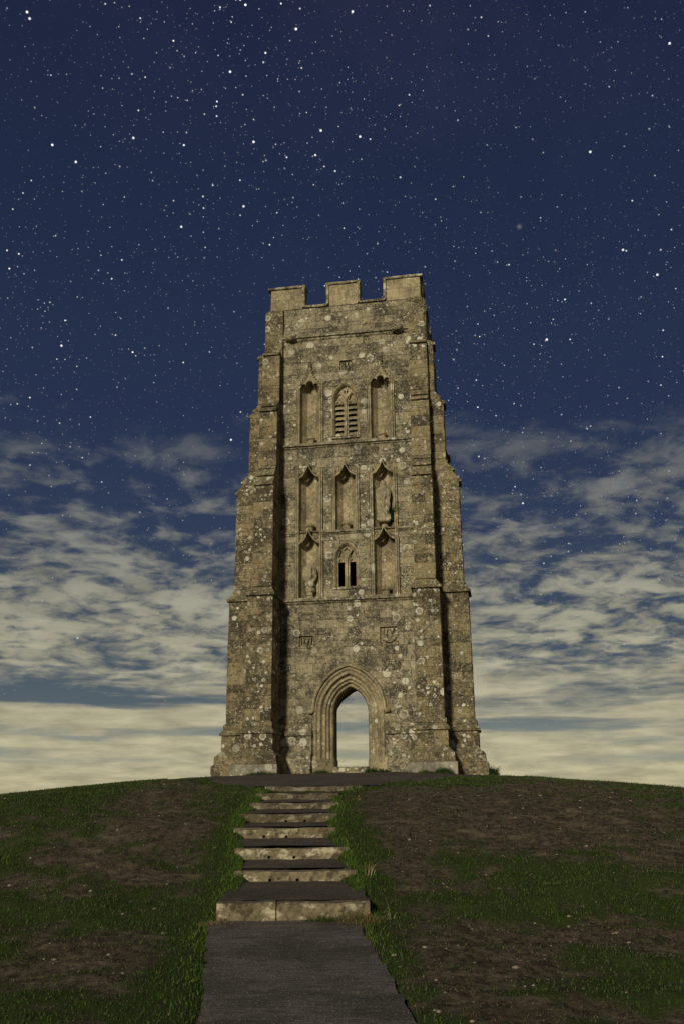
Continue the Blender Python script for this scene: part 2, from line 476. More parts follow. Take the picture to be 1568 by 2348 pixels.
def terrain(x, y):
    h = hill_base(x, y)
    l, r = path_centre(y)
    u = np.minimum(x - l, r - x)          # >0 inside the path
    inpath = (y < 17.95)
    w = sstep(.30, -.06, u + vnoise(x * 6, y * 9, 51) * .16 + vnoise(x * 17, y * 19, 52) * .06)               # 1 outside
    steps_w = np.where(y < 11.0, sstep(.02, -.14, u), w)
    t = tread(y - np.where(y > 10.9, .11, 0)) - .035
    zp = t * (1 - steps_w) + h * steps_w
    z = np.where(inpath, zp, h)
    al, ar = apron_edges(y)
    ua = np.minimum(x - al, ar - x)
    z = np.where((y >= 17.95) & (y < 37), z - .03 * sstep(-.02, .12, ua), z)
    return z

def axis(fine0, fine1, step, far0, far1):
    a = list(np.arange(fine0, fine1, step))
    s = step; v = a[-1]; hi = []
    while v < far1:
        s *= 1.22; v += s; hi.append(v)
    s = step; v = fine0; lo = []
    while v > far0:
        s *= 1.22; v -= s; lo.append(v)
    return np.array(lo[::-1] + a + hi)
gx = axis(-11, 11, .085, -6000, 6000)
gy = axis(5.0, 28, .075, -6000, 6000)
GX, GY = np.meshgrid(gx, gy)
GZ = terrain(GX, GY)

# where grass grows: noise plus patches of turf (+) and trodden soil (-), all in metres on the hill
PATCH = []
def grassiness(x, y):
    g = .46 + .16 * sstep(-1.2, -3.5, x) + vnoise(x * .8 + 11, y * .8 + 5, 21) * .7 + vnoise(x * 2.1, y * 2.9 + 8, 22) * .75 + vnoise(x * 6, y * 7, 23) * .55
    for cx, cy, rx, ry, a in PATCH:
        g = g + .62 * a * np.exp(-((x - cx) / rx) ** 2 - ((y - cy) / ry) ** 2)
    l, r = path_centre(y)
    e = np.where(y < 18, np.maximum(l - x, x - r), 9)
    edge = np.exp(-(np.maximum(e, 0) / .38) ** 2) * (np.abs(e) < 3)
    g = g + edge * .60
    al, ar = apron_edges(y)
    ea = np.where((y > 18) & (y < 37), np.maximum(al - x, x - ar), 9)
    g = g + np.exp(-(np.maximum(ea, 0) / .6) ** 2) * .5 * (ea < 4)
    return np.clip(g, 0, 1.25)
PATCH += [(-3.32, 17.79, 1.24, 5.0, -0.8),
    (-5.3, 17.5, 1.3, 3.2, 0.9),
    (-3.81, 15.63, 0.74, 1.48, 0.3),
    (-2.4, 14.38, 0.58, 1.01, -0.45),
    (-3.81, 13.33, 0.57, 0.68, -0.4),
    (-2.43, 13.0, 0.53, 0.59, -0.6),
    (-4.5, 13.79, 0.38, 0.86, 0.45),
    (-2.29, 11.29, 0.61, 0.88, 0.45),
    (-2.8, 9.6, 0.6, 1.06, -0.5),
    (-1.82, 8.6, 0.44, 0.74, -0.35),
    (-2.48, 7.94, 0.35, 0.86, 0.25),
    (2.69, 16.45, 2.71, 2.96, -0.8),
    (5.3, 16.47, 0.5, 0.79, 0.75),
    (0.85, 14.6, 0.6, 2.42, -0.6),
    (1.55, 13.42, 0.73, 0.96, 0.3),
    (3.72, 14.79, 1.59, 0.8, -0.7),
    (2.6, 12.75, 1.45, 1.09, 0.75),
    (1.08, 11.76, 0.62, 0.89, 0.2),
    (0.79, 12.76, 0.34, 0.7, -0.5),
    (1.24, 9.92, 0.69, 1.17, -0.55),
    (2.58, 10.96, 0.52, 0.89, -0.3),
    (2.36, 9.02, 0.55, 0.79, 0.35),
    (0.71, 8.09, 0.42, 0.82, -0.3),
    (0.28, 12.77, 0.34, 1.73, 0.35),
    (1.89, 19.64, 1.45, 3.09, 0.8),
    (-2.13, 20.33, 0.58, 1.74, 0.6)]
GG = grassiness(GX, GY)

def grid_mesh(name, X, Y, Z, mat, attrs=None):
    ny, nx = X.shape
    me = bpy.data.meshes.new(name)
    co = np.stack([X, Y, Z], -1).reshape(-1, 3).astype(np.float32)
    idx = np.arange(nx * ny).reshape(ny, nx)
    q = np.stack([idx[:-1, :-1], idx[:-1, 1:], idx[1:, 1:], idx[1:, :-1]], -1).reshape(-1, 4)
    me.vertices.add(len(co)); me.vertices.foreach_set('co', co.ravel())
    me.loops.add(q.size); me.loops.foreach_set('vertex_index', q.ravel().astype(np.int32))
    me.polygons.add(len(q)); me.polygons.foreach_set('loop_start', np.arange(0, q.size, 4, dtype=np.int32))
    me.polygons.foreach_set('loop_total', np.full(len(q), 4, np.int32))
    me.update(calc_edges=True)
    me.polygons.foreach_set('use_smooth', [True] * len(q))
    for k, v in (attrs or {}).items():
        a = me.attributes.new(k, 'FLOAT', 'POINT'); a.data.foreach_set('value', v.ravel().astype(np.float32))
    me.materials.append(mat)
    o = bpy.data.objects.new(name, me); COL.objects.link(o)
    return o
hill = grid_mesh('hill', GX, GY, GZ, M_GROUND, {'grassy': np.clip(GG, 0, 1)})
tag(hill, kind='structure')

# the lower path and the treads: tarmac laid between the grass banks
def ribbon(name, y0, y1, n, wfun, zfun, m=26, mat=None):
    ys = np.linspace(y0, y1, n)
    rows_x, rows_y, rows_z = [], [], []
    for y in ys:
        l, r = wfun(y)
        jl = vnoise(np.array([y * 7.0]), np.array([1.0]), 31)[0] * .05
        jr = vnoise(np.array([y * 7.0]), np.array([5.0]), 32)[0] * .05
        xs = np.linspace(l + jl, r + jr, m)
        rows_x.append(xs); rows_y.append(np.full(m, y)); rows_z.append(zfun(xs, y))
    X, Y = np.array(rows_x), np.array(rows_y)
    Z = np.array(rows_z) + vnoise(X * 4, Y * 4, 33) * .012 + vnoise(X * 14, Y * 14, 34) * .006
    o = grid_mesh(name, X, Y, Z, mat or M_PATH)
    return tag(o, kind='structure')
ribbon('path', -4.0, 10.985, 190, path_centre, lambda xs, y: tread(np.full_like(xs, y)) + .006)
for i, s in enumerate(STEPS):
    ya = s[2] + .22
    yb = STEPS[i + 1][2] - .002 if i + 1 < len(STEPS) else None
    if yb:
        ribbon('step_tread', ya, yb, 14, path_centre, lambda xs, y: tread(np.full_like(xs, y)) + .004, 26, M_APRON)
def apron_z(xs, y):
    h = hill_base(xs, np.full_like(xs, y))
    t = tread(np.full_like(xs, y))
    w = float(sstep(18.0, 19.0, np.array(y)))
    return np.where(w < 1, t * (1 - w) + h * w, h) + .006
ribbon('paved_apron', 18.15, 36.5, 150, apron_edges, apron_z, 40, M_APRON)

# ------------------------------------------------------------------ tower
PSI = R(9.5)
tower = bpy.data.objects.new('church_tower', None)
COL.objects.link(tower)
tower.location = (.16, 29.0, .85)
tower.rotation_euler = (0, 0, -PSI)
tag(tower, 'tall weathered limestone church tower with battlements, niches and a pointed doorway', 'tower')
B = 2.73                 # half width of the body
Y1 = 2 * B               # back face

def arch_pts(h, z0, zs, za, n=10):
    """left foot -> apex -> right foot of a pointed arch of half width h"""
    rise = za - zs
    r = (rise * rise + h * h) / (2 * h)
    cx = r - h                                   # centre of the left arc
    a1 = math.atan2(rise, -cx) if rise else math.pi
    left = [(-h, z0)]
    a0 = math.pi
    for i in range(n + 1):
        a = a0 + (a1 - a0) * i / n
        left.append((cx + r * math.cos(a), zs + r * math.sin(a)))
    left[-1] = (0.0, za)
    right = [(-x, z) for x, z in left[:-1]][::-1]
    return left + right
def cutter(poly, y0, y1):
    m = MB(); m.prism(poly, y0, y1)
    return m.build('cut', M_MORTAR)
def boxcut(*a):
    m = MB(); m.box(*a)
    return m.build('cut', M_MORTAR)

REAR = [(-1.41, .22), (-1.41, 1.9), (-1.36, 2.35), (-1.1, 2.74), (-.68, 3.04), (0, 3.30), (.68, 3.04), (1.1, 2.74), (1.36, 2.35), (1.41, 1.9), (1.41, .22)]
# niches: centre x, sill z, spring z of the canopy, top z of shafts, row
NICHES = [(-1.26, 5.50, 7.36, 7.62, 'low'), (1.24, 5.50, 7.36, 7.62, 'low'),
          (-1.27, 7.78, 9.66, 9.98, 'mid'), (-.03, 7.78, 9.66, 9.98, 'mid'), (1.23, 7.78, 9.66, 9.98, 'mid'),
          (-1.25, 10.92, 12.95, 13.28, 'top'), (1.22, 10.92, 12.95, 13.28, 'top')]
NW = .345                # clear half width of a niche
LWIN = dict(x=-.03, h=.335, z0=5.84, zs=6.75, za=7.24, y=.10)
UWIN = dict(x=-.01, h=.405, z0=11.10, zs=12.38, za=13.02, y=.13)

mb = MB()
mb.box(-B, B, .014, Y1 - .03, -.5, 15.7)
core = mb.build('tower_wall', M_MORTAR, tower)
core.parent = None
cuts = [boxcut(-1.85, 1.85, .92, Y1 - .92, .16, 4.9), boxcut(-1.85, 1.85, .92, Y1 - .92, 5.2, 14.4),  # uncut floor and roof slabs are added to keep the inside dark
        cutter(arch_pts(1.09, -.05, 1.78, 3.24), -.5, .46),
        cutter(arch_pts(.54, .17, 1.84, 2.64), .2, 1.5),
        cutter(REAR, Y1 - 1.3, Y1 + .5)]
for wdw in (LWIN, UWIN):
    cuts.append(cutter([(x + wdw['x'], z) for x, z in arch_pts(wdw['h'] + .045, wdw['z0'] - .03, wdw['zs'], wdw['za'] + .05)], -.5, 1.5))
for nx, z0, zs, zt, row in NICHES:
    top = zs + (.34 if row != 'top' else .30)
    for s_ in (-1, 1):
        for g0 in (.395, .455):
            xa, xb = sorted((nx + s_ * g0, nx + s_ * (g0 + .022)))
            cuts.append(boxcut(xa, xb, -.5, .10, z0 - .06, zt - .10))
    cuts.append(cutter([(nx - NW - .02, z0 - .02), (nx - NW - .02, zs), (nx, top), (nx + NW + .02, zs), (nx + NW + .02, z0 - .02)], -.5, .37))
for a in ((-.215, .215, 13.525, 13.955), (-1.615, -1.105, 3.865, 4.275), (1.005, 1.595, 3.865, 4.475)):
    cuts.append(boxcut(a[0], a[1], -.5, .25, a[2], a[3]))
boolean(core, cuts)
core.parent = tower

# ---- masonry -------------------------------------------------------
BMAT = [M_RUBBLE]
BLOCKS = []      # (verts, faces, tone, area, front)
def block(o, U, V, N, w, h, th, front):
    pr = th + rng.uniform(-.004, .006)
    c = min(.009, w * .2, h * .2)
    g = .0025
    j = lambda: rng.uniform(-.0035, .0035)
    cor = [(g + j(), g + j()), (w - g + j(), g + j()), (w - g + j(), h - g + j()), (g + j(), h - g + j())]
    ins = [(cor[0][0] + c, cor[0][1] + c), (cor[1][0] - c, cor[1][1] + c), (cor[2][0] - c, cor[2][1] - c), (cor[3][0] + c, cor[3][1] - c)]
    vs = []
    for (a, b) in cor: vs.append(o + U * a + V * b - N * .01)
    for (a, b) in cor: vs.append(o + U * a + V * b + N * (pr - .006))
    for (a, b) in ins: vs.append(o + U * a + V * b + N * (pr + rng.uniform(-.003, .003)))
    fs = [(0, 1, 5, 4), (1, 2, 6, 5), (2, 3, 7, 6), (3, 0, 4, 7), (4, 5, 9, 8), (5, 6, 10, 9), (6, 7, 11, 10), (7, 4, 8, 11), (8, 9, 10, 11)]
    BLOCKS.append(([tuple(v) for v in vs], fs, rng.random(), w * h, front, BMAT[0]))
def courses(z0, z1, lo=.21, hi=.33):
    n = max(1, round((z1 - z0) / rng.uniform(lo + .03, hi - .02)))
    hs = [rng.uniform(lo, hi) for _ in range(n)]
    s = (z1 - z0) / sum(hs)
    out = []; z = z0
    for h in hs:
        out.append((z, z + h * s)); z += h * s
    return out
def lay(o, U, V, N, u0, u1, z0, z1, th=.03, front=False, holes=(), lo=.21, hi=.33, l0=.30, l1=.72):
    """coursed stones over the rectangle u0..u1 x z0..z1 of the plane (o, U, V); holes are functions z0, z1 -> list of (u0, u1)"""
    o, U, V, N = Vector(o), Vector(U), Vector(V), Vector(N)
    for a, b in courses(z0, z1, lo, hi):
        spans = [(u0, u1)]
        for hf in holes:
            for h0, h1 in hf(a, b):
                ns = []
                for s0, s1 in spans:
                    if h1 <= s0 or h0 >= s1:
                        ns.append((s0, s1)); continue
                    if h0 > s0: ns.append((s0, h0))
                    if h1 < s1: ns.append((h1, s1))
                spans = ns
        for s0, s1 in spans:
            L = s1 - s0
            if L < .03: continue
            n = max(1, round(L / rng.uniform(l0, l1)))
            ws = [rng.uniform(.7, 1.3) for _ in range(n)]
            k = L / sum(ws); u = s0
            for w in ws:
                block(o + U * u + V * a, U, V, N, w * k, b - a, th, front); u += w * k

def rect_hole(x0, x1, z0, z1):
    return lambda a, b: [(x0, x1)] if (b > z0 + .02 and a < z1 - .02) else []
def arch_hole(cx, h, z0, zs, za):
    pts = arch_pts(h, z0, zs, za, 16)
    left = pts[:len(pts) // 2 + 1]
    def f(a, b):
        if a >= za or b <= z0: return []
        z = max(a, z0)
        if z <= zs: hw = h
        else: hw = -np.interp(z, [p[1] for p in left], [p[0] for p in left])
        return [(cx - hw, cx + hw)] if hw > .02 else []
    return f
holes = [arch_hole(0, 1.10, -.1, 1.78, 3.24), arch_hole(LWIN['x'], LWIN['h'] + .05, LWIN['z0'] - .05, LWIN['zs'], LWIN['za'] + .06),
         arch_hole(UWIN['x'], UWIN['h'] + .05, UWIN['z0'] - .05, UWIN['zs'], UWIN['za'] + .06),
         rect_hole(-1.62, -1.10, 3.86, 4.28), rect_hole(1.0, 1.60, 3.86, 4.48), rect_hole(-.22, .22, 13.52, 13.96)]
for nx, z0, zs, zt, row in NICHES:
    holes.append(rect_hole(nx - .48, nx + .48, z0 - .1, zs + .02))
    holes.append((lambda c, zb, zt_: (lambda a, b: [(c - .37 * (1 - max(a - zb, 0) / .36), c + .37 * (1 - max(a - zb, 0) / .36))] if (b > zb + .02 and a < zt_ - .02) else []))(nx, zs, zs + .34))
X_, Z_, F_ = (1, 0, 0), (0, 0, 1), (0, -1, 0)
XI = 2.29
for z0, z1 in ((1.50, 3.86), (3.86, 4.28), (4.28, 4.48), (4.48, 5.28), (5.46, 7.38), (7.38, 7.58), (7.76, 9.68), (9.68, 9.98), (9.98, 10.70), (10.88, 12.97), (12.97, 13.52),
               (13.52, 13.96), (13.96, 14.86), (15.04, 16.12)):
    lay((0, .014, 0), X_, Z_, F_, -XI, XI, z0, z1, .014, True, holes)
lay((0, -.085, 0), X_, Z_, F_, -2.12, -1.24, .70, 1.10, .014, True); lay((0, -.085, 0), X_, Z_, F_, 1.24, 2.12, .70, 1.10, .014, True)
for sgn in (-1, 1):      # the two flanks of the body
    o = (sgn * (B - .03), 0, 0)
    for z0, z1 in ((1.50, 5.28), (5.46, 10.70), (10.88, 14.86), (15.04, 16.12)):
        lay((sgn * B, .5, 0), (0, 1, 0), Z_, (sgn, 0, 0), 0, Y1 - 1.0, z0, z1, .03)

# ---- buttresses ----------------------------------------------------
# stages from the ground: z0, z1, projection, inner x, outer x
STG = [(1.50, 5.40, 1.12, 2.22, 3.00), (5.80, 9.12, .99, 2.28, 2.90), (9.92, 11.93, .60, 2.29, 2.87), (12.40, 14.18, .33, 2.29, 2.86), (14.52, 16.02, .08, 2.29, 2.85)]
def buttress_rings():
    r = []
    # plinth: z, grow
    P = [(-.5, .345), (.24, .345), (.26, .285), (.50, .275), (.66, .10), (1.14, .10), (1.15, .165), (1.21, .165), (1.34, .055), (1.36, .075), (1.46, .075), (1.53, 0)]
    p, a, b = STG[0][2:]
    for z, e in P:
        r.append((z, p + e, a - e * .9, b + e))
    for i, (z0, z1, p, a, b) in enumerate(STG):
        r.append((z1, p, a, b))
        if i + 1 < len(STG):
            q, c, d = STG[i + 1][2:]
            n0 = STG[i + 1][0]
            lip = .085
            r += [(z1 + .002, p + lip, a - lip * (i == 0) - .004, b + lip * (i == 0) + .004), (z1 + .085, p + lip, a - lip * (i == 0) - .004, b + lip * (i == 0) + .004), (z1 + .10, p + lip * .5, a - lip * (i == 0) * .5 - .004, b + lip * (i == 0) * .5 + .004)]
            two = i in (1, 2)
            if two:               # weathering in two slopes with a drip between
                zm = (z1 + n0) / 2; pm = (p + q) / 2
                r += [(zm, pm - .01, (a + c) / 2, (b + d) / 2), (zm + .004, pm + .075, (a + c) / 2 - .003, (b + d) / 2 + .003), (zm + .07, pm + .075, (a + c) / 2 - .003, (b + d) / 2 + .003)]
            r += [(n0 - .09, q + .012, c - .002, d + .002), (n0 - .085, q + .06, c - .003, d + .003), (n0 - .03, q + .06, c - .003, d + .003), (n0 - .01, q, c, d)]
        else:
            r.append((z1 + .10, -.02, a + .02, b - .02))
    return r
BR = buttress_rings()
def to_side(k, sgn):
    """front-left frame (sideways offset s from the corner, depth) -> tower frame for the k-th buttress"""
    def front(x, y, z): return (sgn * x, y, z)
    def back(x, y, z): return (sgn * x, Y1 - y, z)
    def side(x, y, z): return (sgn * (B - y), B - x, z)          # projecting sideways near the front corner
    def side_b(x, y, z): return (sgn * (B - (y * .80 if y < 0 else y)), Y1 - (B - x), z)
    return (front, back, side, side_b)[k]
PALE = []
BMAT[0] = M_BUTT
for sgn in (-1, 1):
    for k in range(4):
        T = to_side(k, sgn)
        jz = .003 * k + (.0015 if sgn > 0 else 0)
        mb = MB()
        rings = [[T(a, -p, z + jz), T(b, -p, z + jz), T(b, .6 if k < 2 else .5, z + jz), T(a, .6 if k < 2 else .5, z + jz)] for z, p, a, b in BR]
        mb.rings(rings)
        mb.build('buttress', M_BUTT, tower)
        if k in (1, 3):
            continue
        for i, (z0, z1, p, a, b) in enumerate(STG):
            zb = z0 + .03; zt = z1 - .004
            if i == 0:
                zb = 1.54
            def PT(*q): return Vector(T(*q))
            U = PT(1, 0, 0) - PT(0, 0, 0); N = PT(0, -1, 0) - PT(0, 0, 0)
            lay(PT(0, -p, jz), U, Z_, N, a - .02, b + .02, zb, zt, .014, k == 0, lo=.22, hi=.36, l0=.30, l1=.62)
            if p > .2:
                D_ = -N
                lay(PT(a, -p, jz), D_, Z_, -U, .0, p, zb, zt, .014, lo=.22, hi=.36)
                lay(PT(b, -p, jz), D_, Z_, U, .0, p - (.10 if k == 0 else 0.0), zb, zt, .014, lo=.22, hi=.36)
        # die of the plinth
        p, a, b = STG[0][2:]
        lay(PT(0, -p - .10, jz), U, Z_, N, a - .10, b + .11, .70, 1.12, .014, k == 0)
        PALE.append((PT(0, -p - .345, jz), U, N, a - .31, b + .35, k == 0))

# pale repaired stones of the lowest course
for o_, U_, N_, u0, u1, fr_ in PALE:
    n0 = len(BLOCKS)
    lay(o_, U_, Z_, N_, u0, u1, -.12, .235, .014, False, lo=.30, hi=.40, l0=.42, l1=.8)
    new = BLOCKS[n0:]; del BLOCKS[n0:]
    for vs, fs, tone, _, _, bm_ in new:
        m = MB(); m.add(vs, fs, tone)
        m.build('base_stone', M_PALE, tower, fix=False)
# the 300 stones that show largest are parts; the rest are one mass
front = sorted([b for b in BLOCKS if b[4]], key=lambda b: -b[3])
single, rest = front[:280], front[300:] + [b for b in BLOCKS if not b[4]]
for vs, fs, tone, _, _, bm_ in single:
    m = MB(); m.add(vs, fs, tone)
    m.build('stone_block', bm_, tower, fix=False)
m = MB()
mats = []
for vs, fs, tone, _, _, bm_ in rest:
    m.add(vs, fs, tone); mats += [0 if bm_ is M_RUBBLE else 1] * len(fs)
mas = tag(m.build('masonry', M_RUBBLE, tower, fix=False), kind='stuff')
mas.data.materials.append(M_BUTT)
mas.data.polygons.foreach_set('material_index', mats)

# plinth mouldings along the body, either side of the doorway and round the flanks
PL = [(-.5, .30), (.24, .30), (.26, .24), (.50, .23), (.66, .085), (1.12, .085), (1.13, .15), (1.19, .15), (1.32, .045), (1.34, .065), (1.44, .065), (1.50, .0)]
def plinth(x0, x1):
    mb = MB()
    prof = [(-e, z) for z, e in PL] + [(.2, 1.50), (.2, -.5)]
    rings = [[(x, y, z) for y, z in prof] for x in (x0, x1)]
    mb.rings(rings)
    return mb.build('plinth', M_RUBBLE, tower)
plinth(-2.4, -1.16); plinth(1.16, 2.4)
for sgn in (-1, 1):
    mb = MB()
    prof = [(-e, z) for z, e in PL] + [(.2, 1.50), (.2, -.5)]
    mb.rings([[(sgn * (B - y), yy, z) for y, z in prof] for yy in (.4, Y1 - .4)])
    mb.build('plinth', M_RUBBLE, tower)

# string courses
def string_course(z, x0, x1, hgt=.13, proj=.10, wob=0):
    mb = MB()
    prof = [(.06, z - hgt), (.0, z - hgt), (-proj * .35, z - hgt * .75), (-proj * .5, z - hgt * .45), (-proj, z - hgt * .38), (-proj, z - hgt * .1), (-.03, z + hgt * .55), (.06, z + hgt * .7)]
    n = max(2, int((x1 - x0) / .16))
    q = random.Random(int(z * 100))
    rings = []
    for i in range(n + 1):
        x = x0 + (x1 - x0) * i / n
        e = q.uniform(-.012, .006)
        rings.append([(x, y + (e if y < -.02 else 0), zz + q.uniform(-.004, .004)) for y, zz in prof])
    mb.rings(rings)
    return mb.build('string_course', M_RUBBLE, tower)
string_course(5.42, -2.4, 2.4, .14, .11)
string_course(7.70, -.86, .84, .09, .07)
string_course(7.70, -2.4, -1.70, .09, .07); string_course(7.70, 1.68, 2.4, .09, .07)
string_course(10.83, -2.4, 2.4, .14, .11)
string_course(14.98, -2.4, 2.4, .18, .12)
for sgn in (-1, 1):
    for z in (5.42, 10.83, 14.98):
        mb = MB()
        prof = [(-.06, z - .12), (0, z - .12), (.05, z - .07), (.10, z - .05), (.10, z), (.03, z + .07), (-.06, z + .08)]
        mb.rings([[(sgn * (B + e), yy, zz) for e, zz in prof] for yy in (.45, Y1 - .45)])
        mb.build('string_course', M_RUBBLE, tower)

# worn gargoyle stumps on the cornice
for gx_, sd in ((-1.93, 3), (1.86, 4)):
    mb = MB()
    mb.box(gx_ - .19, gx_ + .19, -.17, .1, 14.86, 15.07)
    mb.blob((gx_, -.14, 14.97), .20, .15, .15, 10, 7, .18, sd)
    mb.blob((gx_ - .05, -.22, 15.03), .09, .10, .08, 8, 5, .2, sd + 9)
    mb.blob((gx_ + .11, -.05, 15.07), .06, .10, .07, 8, 5, .2, sd + 19)
    tag(mb.build('gargoyle', M_RUBBLE, tower, True), 'eroded stump of a carved gargoyle')

# ---- parapet -------------------------------------------------------
TH = .34
ZN, ZM = 16.16, 17.02
MER = [(-B, -1.50), (-.60, .50), (1.46, B)]
GAP = [(-1.50, -.60), (.50, 1.46)]
mb = MB()
mb.box(-B, B, .025, TH, 15.6, ZN - .02)
mb.box(-B, B, Y1 - TH, Y1 - .025, 15.6, ZN - .02)
mb.box(-B, -B + TH, TH, Y1 - TH, 15.61, ZN - .021); mb.box(B - TH, B, TH, Y1 - TH, 15.61, ZN - .021)
par = mb.build('parapet', M_RUBBLE, tower)
def coping_along(mb, a, b, z, w0, w1, frame):
    """weathered coping: profile across the wall, swept from a to b; frame maps (along, across, z)"""
    prof = [(w0 + .02, z - .03), (w0 - .05, z - .025), (w0 - .065, z), (w0 - .065, z + .045), (w0 - .01, z + .085), ((w0 + w1) / 2, z + .125), (w1 + .05, z + .06), (w1 + .05, z - .02), (w1 - .02, z - .03)]
    n = max(2, int(abs(b - a) / .18))
    q = random.Random(int(a * 31 + z * 7))
    rings = []
    for i in range(n + 1):
        t = a + (b - a) * i / n
        rings.append([frame(t, w + q.uniform(-.006, .006), zz + q.uniform(-.008, .006)) for w, zz in prof])
    mb.rings(rings)
def merlon(x0, x1, frame, cl=True, cr=True):
    mb = MB()
    v = [frame(x, w, z) for z in (ZN - .025, ZM) for x, w in ((x0 + .02, .03), (x1 - .02, .03), (x1 - .02, TH - .01), (x0 + .02, TH - .01))]
    mb.rings([v[:4], v[4:]])
    # dressed facing stones, two courses
    o = mb.build('merlon', M_DRESS, par)
    zc_ = ZN + .43
    for za, zb in ((ZN - .02, zc_), (zc_, ZM - .02)):
        n = 2 if rng.random() < .6 else 3
        xs = [x0 + .03] + sorted(x0 + (x1 - x0) * (i + rng.uniform(-.15, .15)) / n for i in range(1, n)) + [x1 - .03]
        for a, b in zip(xs, xs[1:]):
            m2 = MB()
            pr = rng.uniform(.0, .012)
            m2.add([frame(a + .004, .035, za + .004), frame(b - .004, .035, za + .004), frame(b - .004, .035, zb - .004), frame(a + .004, .035, zb - .004),
                    frame(a + .004, .005 - pr, za + .004), frame(b - .004, .005 - pr, za + .004), frame(b - .004, .005 - pr, zb - .004), frame(a + .004, .005 - pr, zb - .004)],
                   [(0, 1, 2, 3), (7, 6, 5, 4), (0, 4, 5, 1), (1, 5, 6, 2), (2, 6, 7, 3), (3, 7, 4, 0)], rng.random())
            m2.build('stone', M_DRESS, o)
    mb = MB()
    coping_along(mb, x0 - .075, x1 + .075, ZM, .0, TH, frame)
    # coping mould returns down the sides of the merlon
    for on, x, s in ((cl, x0, -1), (cr, x1, 1)):
        if on:
            vv = [frame(x + s * a, w, z) for z in (ZN + .02, ZM - .002) for a, w in ((-.035, -.055), (.055, -.055), (.055, TH + .04), (-.035, TH + .04))]
            mb.rings([vv[:4], vv[4:]])
    mb.build('coping', M_RUBBLE, o)
def crenellate(frame, first):
    for i, (a, b) in enumerate(MER):
        merlon(a, b, frame, i > 0, i < 2)
    for a, b in GAP:
        mb = MB()
        coping_along(mb, a + .03, b - .03, ZN + .015, 0, TH, frame)
        mb.build('coping', M_RUBBLE, par)
crenellate(lambda t, w, z: (t, w, z), True)
crenellate(lambda t, w, z: (-t, Y1 - w, z + .004), False)
for sgn in (-1, 1):
    fr = (lambda s: (lambda t, w, z: (s * (B - w), B + t * .87, z + .002)))(sgn)
    for i, (a, b) in enumerate(MER):
        merlon(a, b, fr, True, True)

# ---- doorway -------------------------------------------------------
prof = [(1.10, -.01), (1.075, -.035), (1.04, -.03), (1.02, .01), (.985, .05), (.955, .04), (.935, .02), (.905, .035), (.89, .085), (.86, .15), (.815, .165), (.785, .14), (.765, .155), (.755, .20),
        (.725, .235), (.69, .225), (.67, .25), (.665, .31), (.63, .345), (.60, .34), (.575, .36), (.545, .45), (.54, .95)]
def lerp(a, b, t): return a + (b - a) * t
mb = MB()
rings = []
for h, y in prof:
    t = (1.10 - h) / .56
    pts = arch_pts(h, .40, lerp(1.78, 1.84, t), lerp(3.23, 2.63, t), 14)
    rings.append([(x, y, z) for x, z in pts])
mb.rings(rings, closed=False)
door = mb.build('doorway', M_DRESS, tower, True)
tag(door, 'pointed doorway arch with deep hollow and roll mouldings')
# hood mould with square stops
mb = MB()
hp = [(1.09, .02), (1.085, -.075), (1.12, -.105), (1.16, -.10), (1.20, .02)]
rings = []
for h, y in hp:
    t = (h - 1.10) / .1
    pts = arch_pts(h, 1.86, 1.88, 3.25 + .1 * t, 14)
    rings.append([(x, y, z) for x, z in pts])
mb.rings(rings, closed=False)
for s in (-1, 1):
    mb.blob((s * 1.20, -.04, 1.85), .11, .10, .075, 8, 6, .12, 5 + s)
mb.build('hood_mould', M_DRESS, door)
# plain base blocks on which the mouldings stop
for s in (-1, 1):
    mb = MB()
    pl_ = [(1.17, -.10), (1.03, -.06), (.80, .13), (.56, .36), (.53, .44), (.53, .98), (1.17, .98)]
    lo_ = [(1.17, -.14), (1.03, -.10), (.78, .10), (.55, .33), (.52, .42), (.52, .98), (1.17, .98)]
    mb.rings([[(s * x, y, -.3) for x, y in lo_], [(s * x, y, .36) for x, y in lo_], [(s * x, y, .41) for x, y in pl_], [(s * lerp(x, 1.1, .12), y + .03, .50) for x, y in pl_]])
    mb.build('jamb_base', M_DRESS, door)
mb = MB(); mb.box(-.56, .56, .22, 1.3, -.3, .19)
mb.build('threshold', M_RUBBLE, door)
mb = MB(); mb.box(-1.0, 1.0, -.10, .24, -.3, .035)
mb.build('doorstep', M_RUBBLE, door)

